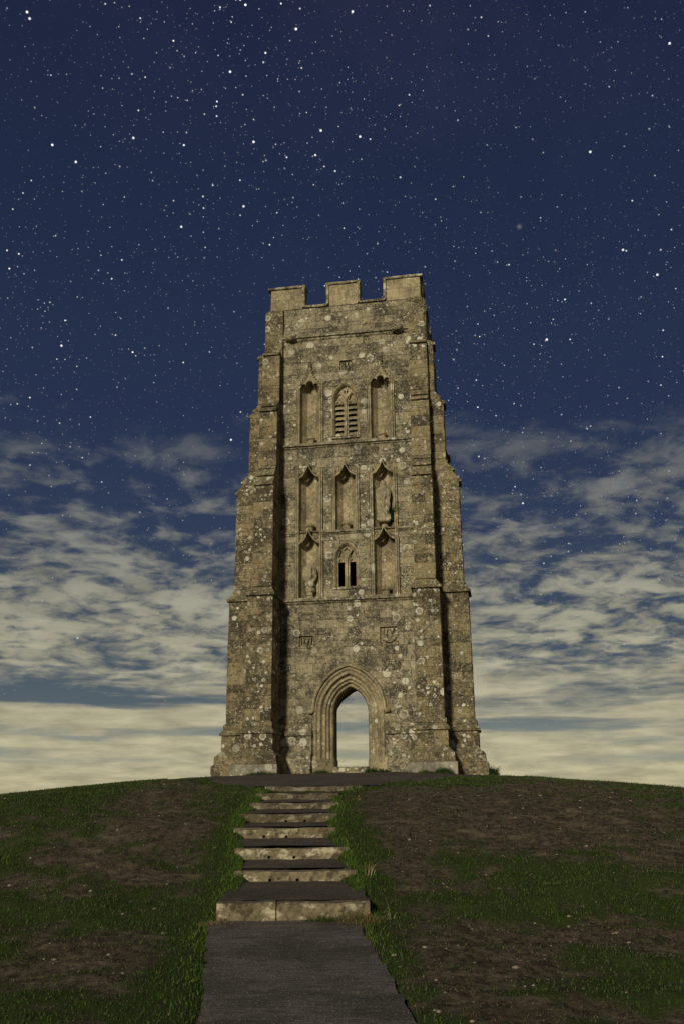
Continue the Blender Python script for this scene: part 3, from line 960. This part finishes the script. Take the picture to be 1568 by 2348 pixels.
# ---- windows -------------------------------------------------------
def frame_sweep(w, prof_, name, parent):
    mb = MB()
    rings = []
    for d, y in prof_:
        pts = arch_pts(w['h'] + d, w['z0'] - .01, w['zs'], w['za'] + d * 1.15, 12)
        rings.append([(x + w['x'], y, z) for x, z in pts])
    mb.rings(rings, closed=False)
    return mb.build(name, M_DRESS, parent, True)
def pointed(cx, h, z0, zs, za):
    return [(x + cx, z) for x, z in arch_pts(h, z0, zs, za, 6)]
def disc(cx, cz, r, n=14):
    return [(cx + r * math.cos(2 * math.pi * i / n), cz + r * math.sin(2 * math.pi * i / n)) for i in range(n)]
def window(w, lights, ltop, subapex, label, louvre):
    fr = frame_sweep(w, [(.085, .04), (.085, -.012), (.06, -.02), (.04, -.005), (.03, .03), (.0, .05), (-.01, w['y'] - .02), (-.03, w['y'] + .01)], 'window', tower)
    tag(fr, label)
    mb = MB()
    mb.prism([(x + w['x'], z) for x, z in arch_pts(w['h'] + .02, w['z0'] - .02, w['zs'], w['za'] + .02, 10)], w['y'] + .012, w['y'] + .16)
    tr = mb.build('tracery', M_DRESS, fr)
    tr.parent = None
    cs = []
    for a, b in lights:
        cs.append(boxcut(a, b, -1, 1, w['z0'] + .005, ltop))
        c = (a + b) / 2; hw = (b - a) / 2
        cs.append(cutter(pointed(c, hw, ltop + .02, ltop + .06, subapex), -1, w['y'] + .085))
    c = w['x']
    if louvre:
        for s in (-1, 1):
            cs.append(cutter([(c + s * .02, subapex - .05), (c + s * .085, subapex + .03), (c + s * .05, subapex + .14), (c + s * .012, subapex + .06)], -1, w['y'] + .10))
    else:
        cs.append(cutter([(c, subapex - .18), (c + .10, subapex - .0), (c, subapex + .09), (c - .10, subapex)], -1, w['y'] + .07))
    boolean(tr, cs)
    tr.parent = fr
    # cusps standing in each light head
    for a, b in lights:
        cc = (a + b) / 2; hw = (b - a) / 2
        for s in (-1, 1):
            m2 = MB()
            m2.prism([(cc + s * hw * 1.02, ltop + .02), (cc + s * hw * .98, ltop + .16), (cc + s * hw * .35, ltop + .115)], w['y'] + .03, w['y'] + .10)
            m2.build('cusp', M_DRESS, fr)
    # central mullion with its roll, and sill
    m2 = MB()
    xm = (lights[0][1] + lights[1][0]) / 2
    m2.rings([[(xm - .045, w['y'] + .02, z), (xm - .02, w['y'] - .045, z), (xm + .02, w['y'] - .045, z), (xm + .045, w['y'] + .02, z)] for z in (w['z0'] - .02, ltop + .05)])
    for s in (-1, 1):
        m2.tube([(xm, w['y'] - .015, ltop + .02), (xm + s * .03, w['y'] - .02, ltop + .18), (xm + s * .11, w['y'] - .015, (ltop + subapex) / 2 + .12), (xm + s * .2, w['y'], subapex + .06)], .022, 6)
    m2.build('mullion', M_DRESS, fr)
    m2 = MB()
    hx = w['h'] + .08
    m2.rings([[(x, .20, w['z0'] + .01), (x, -.02, w['z0'] - .05), (x, -.05, w['z0'] - .06), (x, -.05, w['z0'] - .11), (x, .05, w['z0'] - .12), (x, .2, w['z0'] - .12)] for x in (w['x'] - hx, w['x'] + hx)])
    m2.build('sill', M_RUBBLE, fr)
    if louvre:
        n = 6
        for a, b in lights:
            for i in range(n):
                z = w['z0'] + .05 + (ltop - w['z0'] - .04) * i / n
                m2 = MB()
                y0 = w['y'] + .03
                m2.rings([[(x, y0, z), (x, y0, z + .055), (x, y0 + .17, z + .215), (x, y0 + .17, z + .16)] for x in (a - .01, b + .01)], tone=rng.random())
                m2.build('louvre', M_DRESS, fr)
    return fr
window(LWIN, [(-.315, -.105), (.060, .270)], 6.66, 7.06, 'lower two-light window with dark open lights below blind cusped heads', False)
window(UWIN, [(-.385, -.085), (.065, .365)], 12.33, 12.74, 'upper belfry window with stone louvres in two lights', True)

# ---- niches --------------------------------------------------------
def canopy_plain(nx, zs, seed, parent, label):
    """nodding ogee hood, worn"""
    q = random.Random(seed)
    mb = MB()
    N = 18
    rings = []
    for i in range(N + 1):
        t = -1 + 2 * i / N
        a = abs(t)
        og = (1 - a) ** 1.15 * .30 + .10 * (1 - a) ** 3.5 - .05 * math.sin(math.pi * min(a * 1.2, 1))
        x = nx + .385 * t
        z = zs + og + q.uniform(-.012, .012)
        p = -.035 - .20 * (1 - a) ** .8 + q.uniform(-.012, .012)
        th = .055 + .02 * q.random()
        rings.append([(x, .05, z + .02), (x, p * .5, z + .012), (x, p, z - .015), (x, p, z - .015 - th), (x, p + .05, z - .02 - th), (x, .05, z - .01 - th * .6)])
    mb.rings(rings)
    mb.blob((nx + q.uniform(-.01, .03), -.15, zs + .37), .05, .07, .075, 7, 5, .22, seed)
    mb.blob((nx + .17, -.10, zs + .15), .04, .05, .04, 7, 5, .22, seed + 2)
    mb.blob((nx - .18, -.10, zs + .14), .04, .05, .04, 7, 5, .22, seed + 3)
    tag(mb.build('canopy', M_DRESS, parent), label)
def canopy_tall(nx, zs, ztip, seed, parent):
    """ogee hood with trefoil cusps, crockets and finial"""
    q = random.Random(seed)
    mb = MB()
    outer = []
    for i in range(15):
        t = i / 14
        x = .345 * (1 - t) ** 1.9 + .012
        outer.append((x, zs + .12 + .66 * t ** 1.15))
    outline = [(nx - x, z) for x, z in outer] + [(nx + x, z) for x, z in outer[::-1]]
    # scalloped lower edge, right to left
    low = []
    for c, r, w in ((.215, .085, .02), (0, .125, .085), (-.215, .085, .02)):
        for j in range(7):
            a = math.pi * j / 6
            low.append((nx + c + r * math.cos(a), zs + .06 + w + r * math.sin(a) * .95))
    mb.prism(outline + [(nx + .345, zs + .02)] + low + [(nx - .345, zs + .02)], -.085, .045)
    # raised edge mould
    for s in (-1, 1):
        mb.tube([(nx + s * x, -.095, z) for x, z in outer], .024, 6)
        for j in range(2, 14, 2):
            x, z = outer[j]
            mb.blob((nx + s * (x + .042), -.105, z + .02), .038, .055, .036, 6, 4, .3, seed + j)
    mb.tube([(nx, -.05, zs + .74), (nx + .005, -.06, ztip)], [.03, .018], 6)
    for z in (zs + .80, zs + .88, ztip - .05):
        for s in (-1, 1):
            mb.blob((nx + s * .035, -.10, z), .038, .05, .034, 6, 4, .3, seed + int(z * 50))
    tag(mb.build('canopy', M_DRESS, parent), 'tall ogee canopy with crockets and cusps')
NAMES = {('low', -1): 'lower left niche', ('low', 1): 'lower right niche', ('mid', -1): 'middle row left niche', ('mid', 0): 'middle row central niche', ('mid', 1): 'middle row right niche',
         ('top', -1): 'top left niche', ('top', 1): 'top right niche'}
for i, (nx, z0, zs, zt, row) in enumerate(NICHES):
    mb = MB()
    plan = [(-NW - .015, .02), (-NW, .03), (-NW + .01, .09), (-.155, .345), (.155, .345), (NW - .01, .09), (NW, .03), (NW + .015, .02)]
    zr = zs + (.33 if row != 'top' else .29)
    rings = [[(nx + x, y, z) for x, y in plan] for z in (z0, (z0 + zs) / 2, zs)]
    rings.append([(nx + x * .06, y * .8, zr) for x, y in plan])
    mb.rings(rings, closed=False)
    o = len(mb.v)                             # sloping sill
    mb.add([(nx - .43, -.055, z0 - .075), (nx + .43, -.055, z0 - .075), (nx + NW, .36, z0 + .035), (nx - NW, .36, z0 + .035), (nx - .43, .06, z0 - .10), (nx + .43, .06, z0 - .10)],
           [(0, 1, 2, 3), (0, 4, 5, 1)])
    mb.add([(nx + x * .06, y * .8, zr) for x, y in plan], [tuple(range(8))])
    sd = 0 if abs(nx) < .3 else int(math.copysign(1, nx))
    nic = tag(mb.build('niche', M_DRESS, tower), NAMES[(row, sd)])
    if row == 'top':
        canopy_tall(nx, zs, 13.97, 40 + i, nic)
    else:
        canopy_plain(nx, zs, 40 + i, nic, None)
    for s in (-1, 1):                          # paired slender shafts
        for off, r, y in ((.372, .030, -.045), (.435, .025, -.030)):
            m2 = MB()
            x = nx + s * off
            top = zt - (.0 if off < .36 else .03) + (.30 if row == 'low' else 0)
            m2.tube([(x, y, z0 - .06), (x, y, top - .16), (x, y + .01, top - .12), (x, y + .015, top)], [r, r, r * 1.25, .005], 7)
            m2.build('shaft', M_DRESS, nic)
    # bracket on the sill, broken where the figure is gone
    m2 = MB()
    q = random.Random(90 + i)
    hh = .26 if row != 'low' or nx > 0 else .34
    R_ = lambda r, z: [(nx + r * math.cos(2 * math.pi * j / 8 + .39) * q.uniform(.94, 1.05), .17 + r * .8 * math.sin(2 * math.pi * j / 8 + .39), z + q.uniform(-.012, .012)) for j in range(8)]
    m2.rings([R_(.11, z0 - .02), R_(.10, z0 + hh * .55), R_(.16, z0 + hh * .72), R_(.165, z0 + hh), R_(.10, z0 + hh + .015)])
    m2.build('pedestal', M_DRESS, nic)

# ---- carved panels -------------------------------------------------
def panel(x0, x1, z0, z1, strokes, label, rim=.03):
    mb = MB()
    mb.box(x0, x1, .07, .24, z0, z1)
    o = mb.build('carved_panel', M_RUBBLE, tower)
    o.parent = None
    cs = []
    for st_ in strokes:                     # letters cut into the sunk field
        for (u0, v0), (u1, v1) in zip(st_, st_[1:]):
            m2 = MB()
            m2.tube([(x0 + (x1 - x0) * u0, .07, z0 + (z1 - z0) * v0), (x0 + (x1 - x0) * u1, .07, z0 + (z1 - z0) * v1)], .021 + rng.uniform(0, .003), 6)
            m2.v = [(x, .07 + (y - .07) * 3.5, z) for x, y, z in m2.v]
            cs.append(m2.build('cut', M_RUBBLE))
    boolean(o, cs)
    o.parent = tower
    tag(o, label)
    for a in ((x0 - .014, x0 + .012, z0 - .012, z1 + .012), (x1 - .012, x1 + .014, z0 - .012, z1 + .012), (x0 + .012, x1 - .012, z0 - .014, z0 + rim * .5), (x0 + .012, x1 - .012, z1 - rim * .5, z1 + .014)):
        m2 = MB(); m2.box(a[0], a[1], -.016, .20, a[2], a[3], rng.random())
        m2.build('rim', M_RUBBLE, o)
panel(-.21, .21, 13.53, 13.95, [[(.24, .14), (.24, .86)], [(.42, .14), (.42, .80), (.5, .88)], [(.42, .45), (.54, .52), (.58, .14)], [(.86, .80), (.70, .78), (.68, .58), (.82, .46), (.84, .24), (.68, .18)]],
      'small square panel with worn raised letters above the upper window')
panel(-1.61, -1.11, 3.87, 4.27, [[(.18, .25), (.18, .8)], [(.34, .3), (.42, .7), (.30, .8)], [(.6, .2), (.7, .8)], [(.84, .22), (.84, .82)]], 'worn carved panel left of the doorway head')
panel(1.01, 1.59, 3.87, 4.47, [[(.22, .80), (.22, .55), (.40, .55), (.40, .80)], [(.40, .68), (.40, .36)], [(.55, .84), (.74, .42)], [(.82, .88), (.66, .58)], [(.14, .30), (.34, .15), (.62, .13), (.86, .30), (.88, .42)]],
      'square panel with worn monogram right of the doorway head')

# ---- statues (stand in niches) ------------------------------------
def local_to_world(p):
    return tower.matrix_basis @ Vector(p)
def statue(name, base, levels, folds, label, seed, extra=None):
    mb = MB()
    n = 36
    rings = []
    zs_ = [l[0] for l in levels]
    K = 46
    for i in range(K + 1):
        z = zs_[0] + (zs_[-1] - zs_[0]) * i / K
        rx = np.interp(z, zs_, [l[1] for l in levels]); ry = np.interp(z, zs_, [l[2] for l in levels]); ox = np.interp(z, zs_, [l[3] for l in levels])
        ring = []
        for j in range(n):
            a = 2 * math.pi * j / n
            f = 1.0
            for (a0, wd, amp, za, zb) in folds:
                d = (a - a0 + math.pi) % (2 * math.pi) - math.pi
                g = math.exp(-(d / wd) ** 2)
                env = max(0.0, min(1.0, (z - za) / .08)) * max(0.0, min(1.0, (zb - z) / .08))
                f += 1.45 * amp * g * env
            f += .05 * mnoise.noise(Vector((math.cos(a) * 2, math.sin(a) * 2 + seed, z * 4)))
            f += .075 * math.sin(a * 9 + z * 1.2 + 1.5 * mnoise.noise(Vector((a, z * 2, seed))))
            ring.append((ox + rx * f * math.cos(a), ry * f * math.sin(a), z))
        rings.append(ring)
    mb.rings(rings)
    if extra:
        extra(mb)
    o = mb.build(name, M_STATUE, None, True)
    o.location = local_to_world(base)
    o.rotation_euler = (0, 0, -PSI)
    return tag(o, label, 'statue')
F = -math.pi / 2
statue('statue', (1.22, .09, 7.94), [(0, .18, .13, 0), (.05, .215, .16, 0), (.3, .195, .15, 0), (.7, .20, .155, -.01), (.95, .225, .165, 0), (1.12, .225, .15, .0), (1.20, .20, .13, .0), (1.26, .10, .09, 0), (1.30, .075, .08, 0), (1.38, .095, .095, -.01), (1.46, .05, .055, -.01)],
       [(F - .9, .16, .28, 0, 1.2), (F - .35, .13, -.14, 0, .8), (F + .05, .12, .16, .0, .75), (F + .45, .12, -.16, .0, .9), (F + .95, .16, .30, 0, 1.15), (F, .9, .10, .72, 1.0), (F - .6, .25, .12, .75, 1.05), (F + .5, .25, .12, .8, 1.05)],
       'headless robed stone figure standing in the right niche of the middle row', 3)
def frag_extra(mb):
    for dx_, w_, h_ in ((-.155, .045, .30), (.03, .06, .28), (.155, .035, .22)):
        mb.tube([(dx_, -.06, .58), (dx_ * 1.05, -.09, .80), (dx_, -.06, .58 + h_ + .10)], [w_ * 1.2, w_ * 1.15, w_ * .6], 7)
statue('statue_fragment', (-1.28, .15, 5.60), [(0, .11, .09, 0), (.28, .10, .085, 0), (.33, .15, .11, 0), (.45, .15, .11, .0), (.50, .20, .13, .0), (.62, .235, .15, 0), (.78, .225, .14, 0), (.92, .205, .11, 0), (1.0, .14, .07, 0)],
       [(F - .75, .18, .22, .45, 1.0), (F - .25, .14, -.22, .5, 1.0), (F + .2, .2, .20, .5, .95), (F + .75, .14, -.22, .5, 1.0), (F + 1.1, .18, .2, .45, .95)],
       'broken lower half of a seated stone figure on a pedestal in the lower left niche', 8, frag_extra)

# ------------------------------------------------------------------ stone steps
def step_block(name, x0, x1, y, ztop, h, depth, seed, parent=None, slope=0.0, hls=()):
    nx_ = max(6, int((x1 - x0) / .05))
    q = random.Random(seed)
    mb = MB()
    prof = [(0.012, -h), (0.004, -h * .6), (0.0, -h * .3), (.0, -.03), (.012, -.008), (.035, 0.0), (depth * .5, .002), (depth, .0), (depth, -h)]
    rings = []
    for i in range(nx_ + 1):
        t = i / nx_
        x = x0 + (x1 - x0) * t
        ring = []
        for j, (dy_, dz_) in enumerate(prof):
            n_ = mnoise.noise(Vector((x * 5 + seed, j * .9, seed))) * .020 + mnoise.noise(Vector((x * 19 + seed, j * 1.7, 3))) * .012
            wear = -.012 * math.exp(-((t - .5) / .22) ** 2) if dz_ > -.05 else 0
            ring.append((x, y + dy_ - n_ * (1.3 if dy_ < .03 else .3), ztop + dz_ + wear + slope * (t - .5) + n_ * (.5 if dz_ > -.04 else 0)))
        rings.append(ring)
    mb.rings(rings)
    o = mb.build(name, M_STEP_OLD if ztop > -.2 else M_STEP, parent)
    if hls:
        cs = []
        for hx, hz in hls:
            m2 = MB()
            m2.tube([(hx, y - .2, hz), (hx, y + .16, hz)], .021, 10)
            cs.append(m2.build('cut', M_STEP))
        boolean(o, cs)
    return o
LAB = ['lowest stone step, two blocks with an open joint, grass at its foot', 'second stone step from the bottom with two drain holes at its foot',
       'third stone step from the bottom, bright worn face with rounded lower corners', 'fourth stone step from the bottom with two dark holes near its left half',
       'fifth stone step from the bottom, browner, with grass at both ends', 'sixth stone step from the bottom, low and half hidden in grass',
       'seventh stone step from the bottom, brown and mossy', 'topmost stone step, long pale kerb at the edge of the paved apron']
HOLES = {1: [(-.972, -.955), (-.615, -.955)], 2: [(-1.057, -.725), (-.708, -.727)], 3: [(-1.199, -.478), (-.867, -.480)], 4: [(-.924, -.278), (-.629, -.28)], 7: [(.175, .262)]}
for i, (a, b, y, z, h) in enumerate(STEPS):
    if i == 0:
        e = bpy.data.objects.new('stone_step', None); COL.objects.link(e)
        e.location = ((a + b) / 2, y, z - .3)
        pinv = Matrix.Translation(-e.location)
        for c, d, s_, dy_ in ((a, -.775, 1, .012), (-.76, b, 2, 0)):
            o = step_block('block', c, d, y + dy_, z, .34, .26, 11 * s_, e, .008)
            o.matrix_parent_inverse = pinv
        tag(e, LAB[0], 'step', 'stone steps climbing to the tower')
    else:
        o = step_block('stone_step', a, b, y, z, .36, .27, 7 + i * 3, None, .006 * ((i % 3) - 1), HOLES.get(i, ()))
        tag(o, LAB[i], 'step', 'stone steps climbing to the tower')

# ------------------------------------------------------------------ grass
def blades(xs, ys, zs, hts, wid, cols, lean, name, mat):
    """one bent blade (two triangles + tip) for every root"""
    n = len(xs)
    ang = nrng.uniform(0, 2 * np.pi, n)
    la = nrng.uniform(0, 2 * np.pi, n)
    ux, uy = np.cos(ang) * wid * .5, np.sin(ang) * wid * .5
    l1 = hts * lean
    mx, my = xs + np.cos(la) * l1 * .35, ys + np.sin(la) * l1 * .35
    tx, ty = xs + np.cos(la) * l1, ys + np.sin(la) * l1
    co = np.empty((n, 5, 3), np.float32)
    co[:, 0] = np.stack([xs - ux, ys - uy, zs - .004], -1); co[:, 1] = np.stack([xs + ux, ys + uy, zs - .004], -1)
    co[:, 2] = np.stack([mx + ux * .75, my + uy * .75, zs + hts * .58], -1); co[:, 3] = np.stack([mx - ux * .75, my - uy * .75, zs + hts * .58], -1)
    co[:, 4] = np.stack([tx, ty, zs + hts], -1)
    b = (np.arange(n) * 5)[:, None]
    quads = np.concatenate([b + 0, b + 1, b + 2, b + 3], 1); tris = np.concatenate([b + 3, b + 2, b + 4], 1)
    loops = np.concatenate([quads, tris], 1).ravel().astype(np.int32)
    me = bpy.data.meshes.new(name)
    me.vertices.add(n * 5); me.vertices.foreach_set('co', co.ravel())
    me.loops.add(n * 7); me.loops.foreach_set('vertex_index', loops)
    st_ = np.stack([np.arange(n) * 7, np.arange(n) * 7 + 4], -1).ravel().astype(np.int32)
    me.polygons.add(n * 2); me.polygons.foreach_set('loop_start', st_)
    me.polygons.foreach_set('loop_total', np.tile([4, 3], n).astype(np.int32))
    me.update(calc_edges=True)
    a = me.attributes.new('tint', 'FLOAT_COLOR', 'POINT')
    c4 = np.ones((n, 5, 4), np.float32); c4[:, :, :3] = cols[:, None, :]
    a.data.foreach_set('color', c4.ravel())
    me.materials.append(mat)
    o = bpy.data.objects.new(name, me); COL.objects.link(o)
    return o
def free_ground(x, y):
    l, r = path_centre(y)
    u = np.minimum(x - l, r - x)
    bank = np.where(y < 11.0, -.0, .16)
    on_path = (y < 17.95) & (u > bank + nrng.normal(0, .05, len(x)))
    al, ar = apron_edges(y)
    ua = np.minimum(x - al, ar - x)
    on_apron = (y >= 17.95) & (y < 37) & (ua > nrng.normal(0.03, .09, len(x)))
    return ~(on_path | on_apron)
GREEN = np.array([(.026, .054, .010), (.040, .076, .013), (.052, .084, .017), (.028, .045, .012), (.072, .094, .026)])
DRY = np.array([(.125, .098, .056), (.085, .068, .040), (.175, .145, .088), (.055, .050, .026)])
def scatter(n, y0, y1, power, seed):
    g = np.random.default_rng(seed)
    ys = y0 + (y1 - y0) * g.random(n) ** power
    xs = (g.random(n) * 2 - 1) * (.42 * ys + 1.6)
    return xs, ys, g
N = 430000
xs, ys, g = scatter(N, 5.6, 30, .80, 3)
gr = grassiness(xs, ys) + g.normal(0, .20, N)
keep = free_ground(xs, ys) & (g.random(N) < np.clip((gr - .10) * 1.7, .30, 1.0))
xs, ys, gr = xs[keep], ys[keep], gr[keep]
zs = terrain(xs, ys)
n = len(xs)
dry = (g.random(n) > np.clip((gr - .05) * 1.3, .25, .94))
cols = GREEN[g.integers(0, len(GREEN), n)] * g.uniform(.7, 1.2, (n, 1))
cols[dry] = (DRY[g.integers(0, len(DRY), n)] * g.uniform(.7, 1.1, (n, 1)))[dry]
hts = np.clip(g.gamma(5, .0048, n), .010, .07) * np.where(dry, .7, 1.0) * np.clip(.55 + gr * .55, .5, 1.15) * np.clip(.50 + .04 * ys, .6, 1.1)
wid = g.uniform(.004, .008, n) * (1 + ys / 22)
tag(blades(xs, ys, zs, hts, wid, cols, g.uniform(.2, .9, n), 'grass', M_GRASS), 'short worn turf of green and straw blades over the hilltop', 'grass', kind='stuff')

# longer lush grass along both sides of the steps and the path
N = 20000
g = np.random.default_rng(8)
ys = 6.0 + 12.3 * g.random(N)
side = g.random(N) < .55
l, r = path_centre(ys)
off = np.abs(g.normal(0, .12, N)) - .12
xs = np.where(side, l - off, r + off)
keep = vnoise(xs * 2 + 5, ys * 2.4, 41) + .25 + .35 * (ys > 10) * (ys < 16) > g.random(N) * .9 - .1
keep &= ~((ys < 11.0) & (off < .0)) & ~((~side) & (ys < 9.5) & (g.random(N) < .8))
xs, ys = xs[keep], ys[keep]
zs = terrain(xs, ys); n = len(xs)
cols = np.array([(.055, .115, .014), (.075, .135, .018), (.040, .080, .012), (.105, .140, .028)])[g.integers(0, 4, n)] * g.uniform(.7, 1.25, (n, 1))
hts = np.clip(g.gamma(4, .0100, n), .015, .11)
tag(blades(xs, ys, zs, hts, g.uniform(.005, .010, n), cols, g.uniform(.3, 1.0, n), 'verge_grass', M_GRASS), 'longer bright green grass along the edges of the steps and path', 'grass', kind='stuff')

# scattered pale stone chips
g = np.random.default_rng(17)
mb = MB()
cnt = 0
while cnt < 900:
    y = 6.5 + 15 * g.random() ** .9; x = (g.random() * 2 - 1) * (.40 * y + .8)
    l, r = path_centre(np.array([y]))
    if y < 18 and l[0] - .05 < x < r[0] + .05: continue
    if y >= 18: 
        al, ar = apron_edges(np.array([y]))
        if al[0] < x < ar[0]: continue
    if grassiness(np.array([x]), np.array([y]))[0] > .55 and g.random() < .75: continue
    z = float(terrain(np.array([x]), np.array([y]))[0])
    s = float(np.clip(g.gamma(1.8, .0040), .003, .022))
    mb.blob((x, y, z + s * .25), s * 1.3, s, s * .65, 6, 3, .25, cnt)
    cnt += 1
tag(mb.build('stone_chips', M_PEBBLE), 'small pale stone chips scattered over the trodden soil', 'stones', kind='stuff')

# ------------------------------------------------------------------ weeds at the foot of the tower, on the steps and in the niche
def weed(name, loc, rad, hgt, n, label, cat, seed, tints, wide=.012, flat=1.0, group=None):
    g = np.random.default_rng(seed)
    a = g.uniform(0, 2 * np.pi, n); rr = np.sqrt(g.random(n)) * rad
    x, y = np.cos(a) * rr, np.sin(a) * rr * flat
    h = hgt * (1 - .6 * (rr / rad) ** 2) * g.uniform(.5, 1.1, n)
    cols = np.array(tints)[g.integers(0, len(tints), n)] * g.uniform(.7, 1.2, (n, 1))
    o = blades(x, y, np.zeros(n), h, g.uniform(.6, 1.3, n) * wide, cols, g.uniform(.3, 1.1, n), name, M_LEAF)
    o.location = loc
    return tag(o, label, cat, group)
TG = [(.030, .060, .012), (.045, .080, .016), (.024, .045, .012), (.065, .090, .022)]
def at_tower(x, y):
    p = local_to_world((x, y, 0))
    return (p.x, p.y, float(terrain(np.array([p.x]), np.array([p.y]))[0]) + .0)
GW = 'weeds at the foot of the tower'
weed('grass_clump', at_tower(-2.35, -1.62), .48, .20, 900, 'low grass mound against the foot of the left front buttress', 'weeds', 1, TG, .012, .4, GW)
weed('grass_clump', at_tower(-1.93, -1.60), .16, .14, 260, 'small grass tuft at the inner corner of the left front buttress', 'weeds', 2, TG, .012, .6, GW)
weed('grass_clump', at_tower(-.82, -.22), .34, .22, 700, 'dark weeds by the left side of the doorway', 'weeds', 3, TG, .014, .45, GW)
weed('leafy_weed', at_tower(.72, -.30), .22, .27, 420, 'leafy weed by the right side of the doorway', 'weeds', 4, TG, .026, .6, GW)
weed('leafy_weed', at_tower(1.10, -.40), .14, .22, 260, 'smaller leafy weed just right of the doorway weed', 'weeds', 5, TG, .024, .6, GW)
weed('grass_clump', at_tower(2.45, -1.62), .24, .16, 380, 'low grass at the middle of the right front buttress foot', 'weeds', 6, TG, .012, .5, GW)
weed('leafy_weed', at_tower(2.95, -1.68), .27, .24, 520, 'bushy weed near the outer corner of the right front buttress', 'weeds', 7, TG, .020, .5, GW)
weed('leafy_weed', at_tower(4.28, -.40), .22, .36, 520, 'dark bush at the far right corner of the tower foot', 'weeds', 8, TG, .024, .7, GW)
w = weed('wall_fern', local_to_world((1.475, .08, 7.98)), .075, .62, 240, 'dark green fern growing beside the standing figure in the niche', 'fern', 9, [(.010, .022, .007), (.016, .030, .008)], .026, .8)
STRAW = [(.22, .17, .085), (.16, .12, .06), (.10, .10, .03), (.07, .10, .02)]
def on_ground(x, y): return (x, y, float(terrain(np.array([x]), np.array([y]))[0]))
weed('grass_clump', on_ground(-.22, 10.93), .30, .13, 900, 'green and straw grass clump at the foot of the lowest step', 'grass', 12, TG + STRAW[2:], .009, .35)
weed('dry_grass', on_ground(.16, 10.88), .26, .19, 600, 'straw coloured grass by the right end of the lowest step', 'grass', 13, STRAW, .008, .6)
weed('dry_grass', on_ground(-1.38, 10.88), .26, .10, 420, 'brown dead grass by the left end of the lowest step', 'grass', 14, STRAW[:2], .008, .4)
weed('dry_grass', on_ground(.30, 12.6), .07, .22, 22, 'pale dry grass stalks beside the second step', 'grass', 15, [(.33, .28, .15)], .007)
weed('dry_grass', on_ground(.50, 10.95), .03, .26, 4, 'single tall pale stalk right of the lowest step', 'grass', 16, [(.34, .30, .18)], .008)
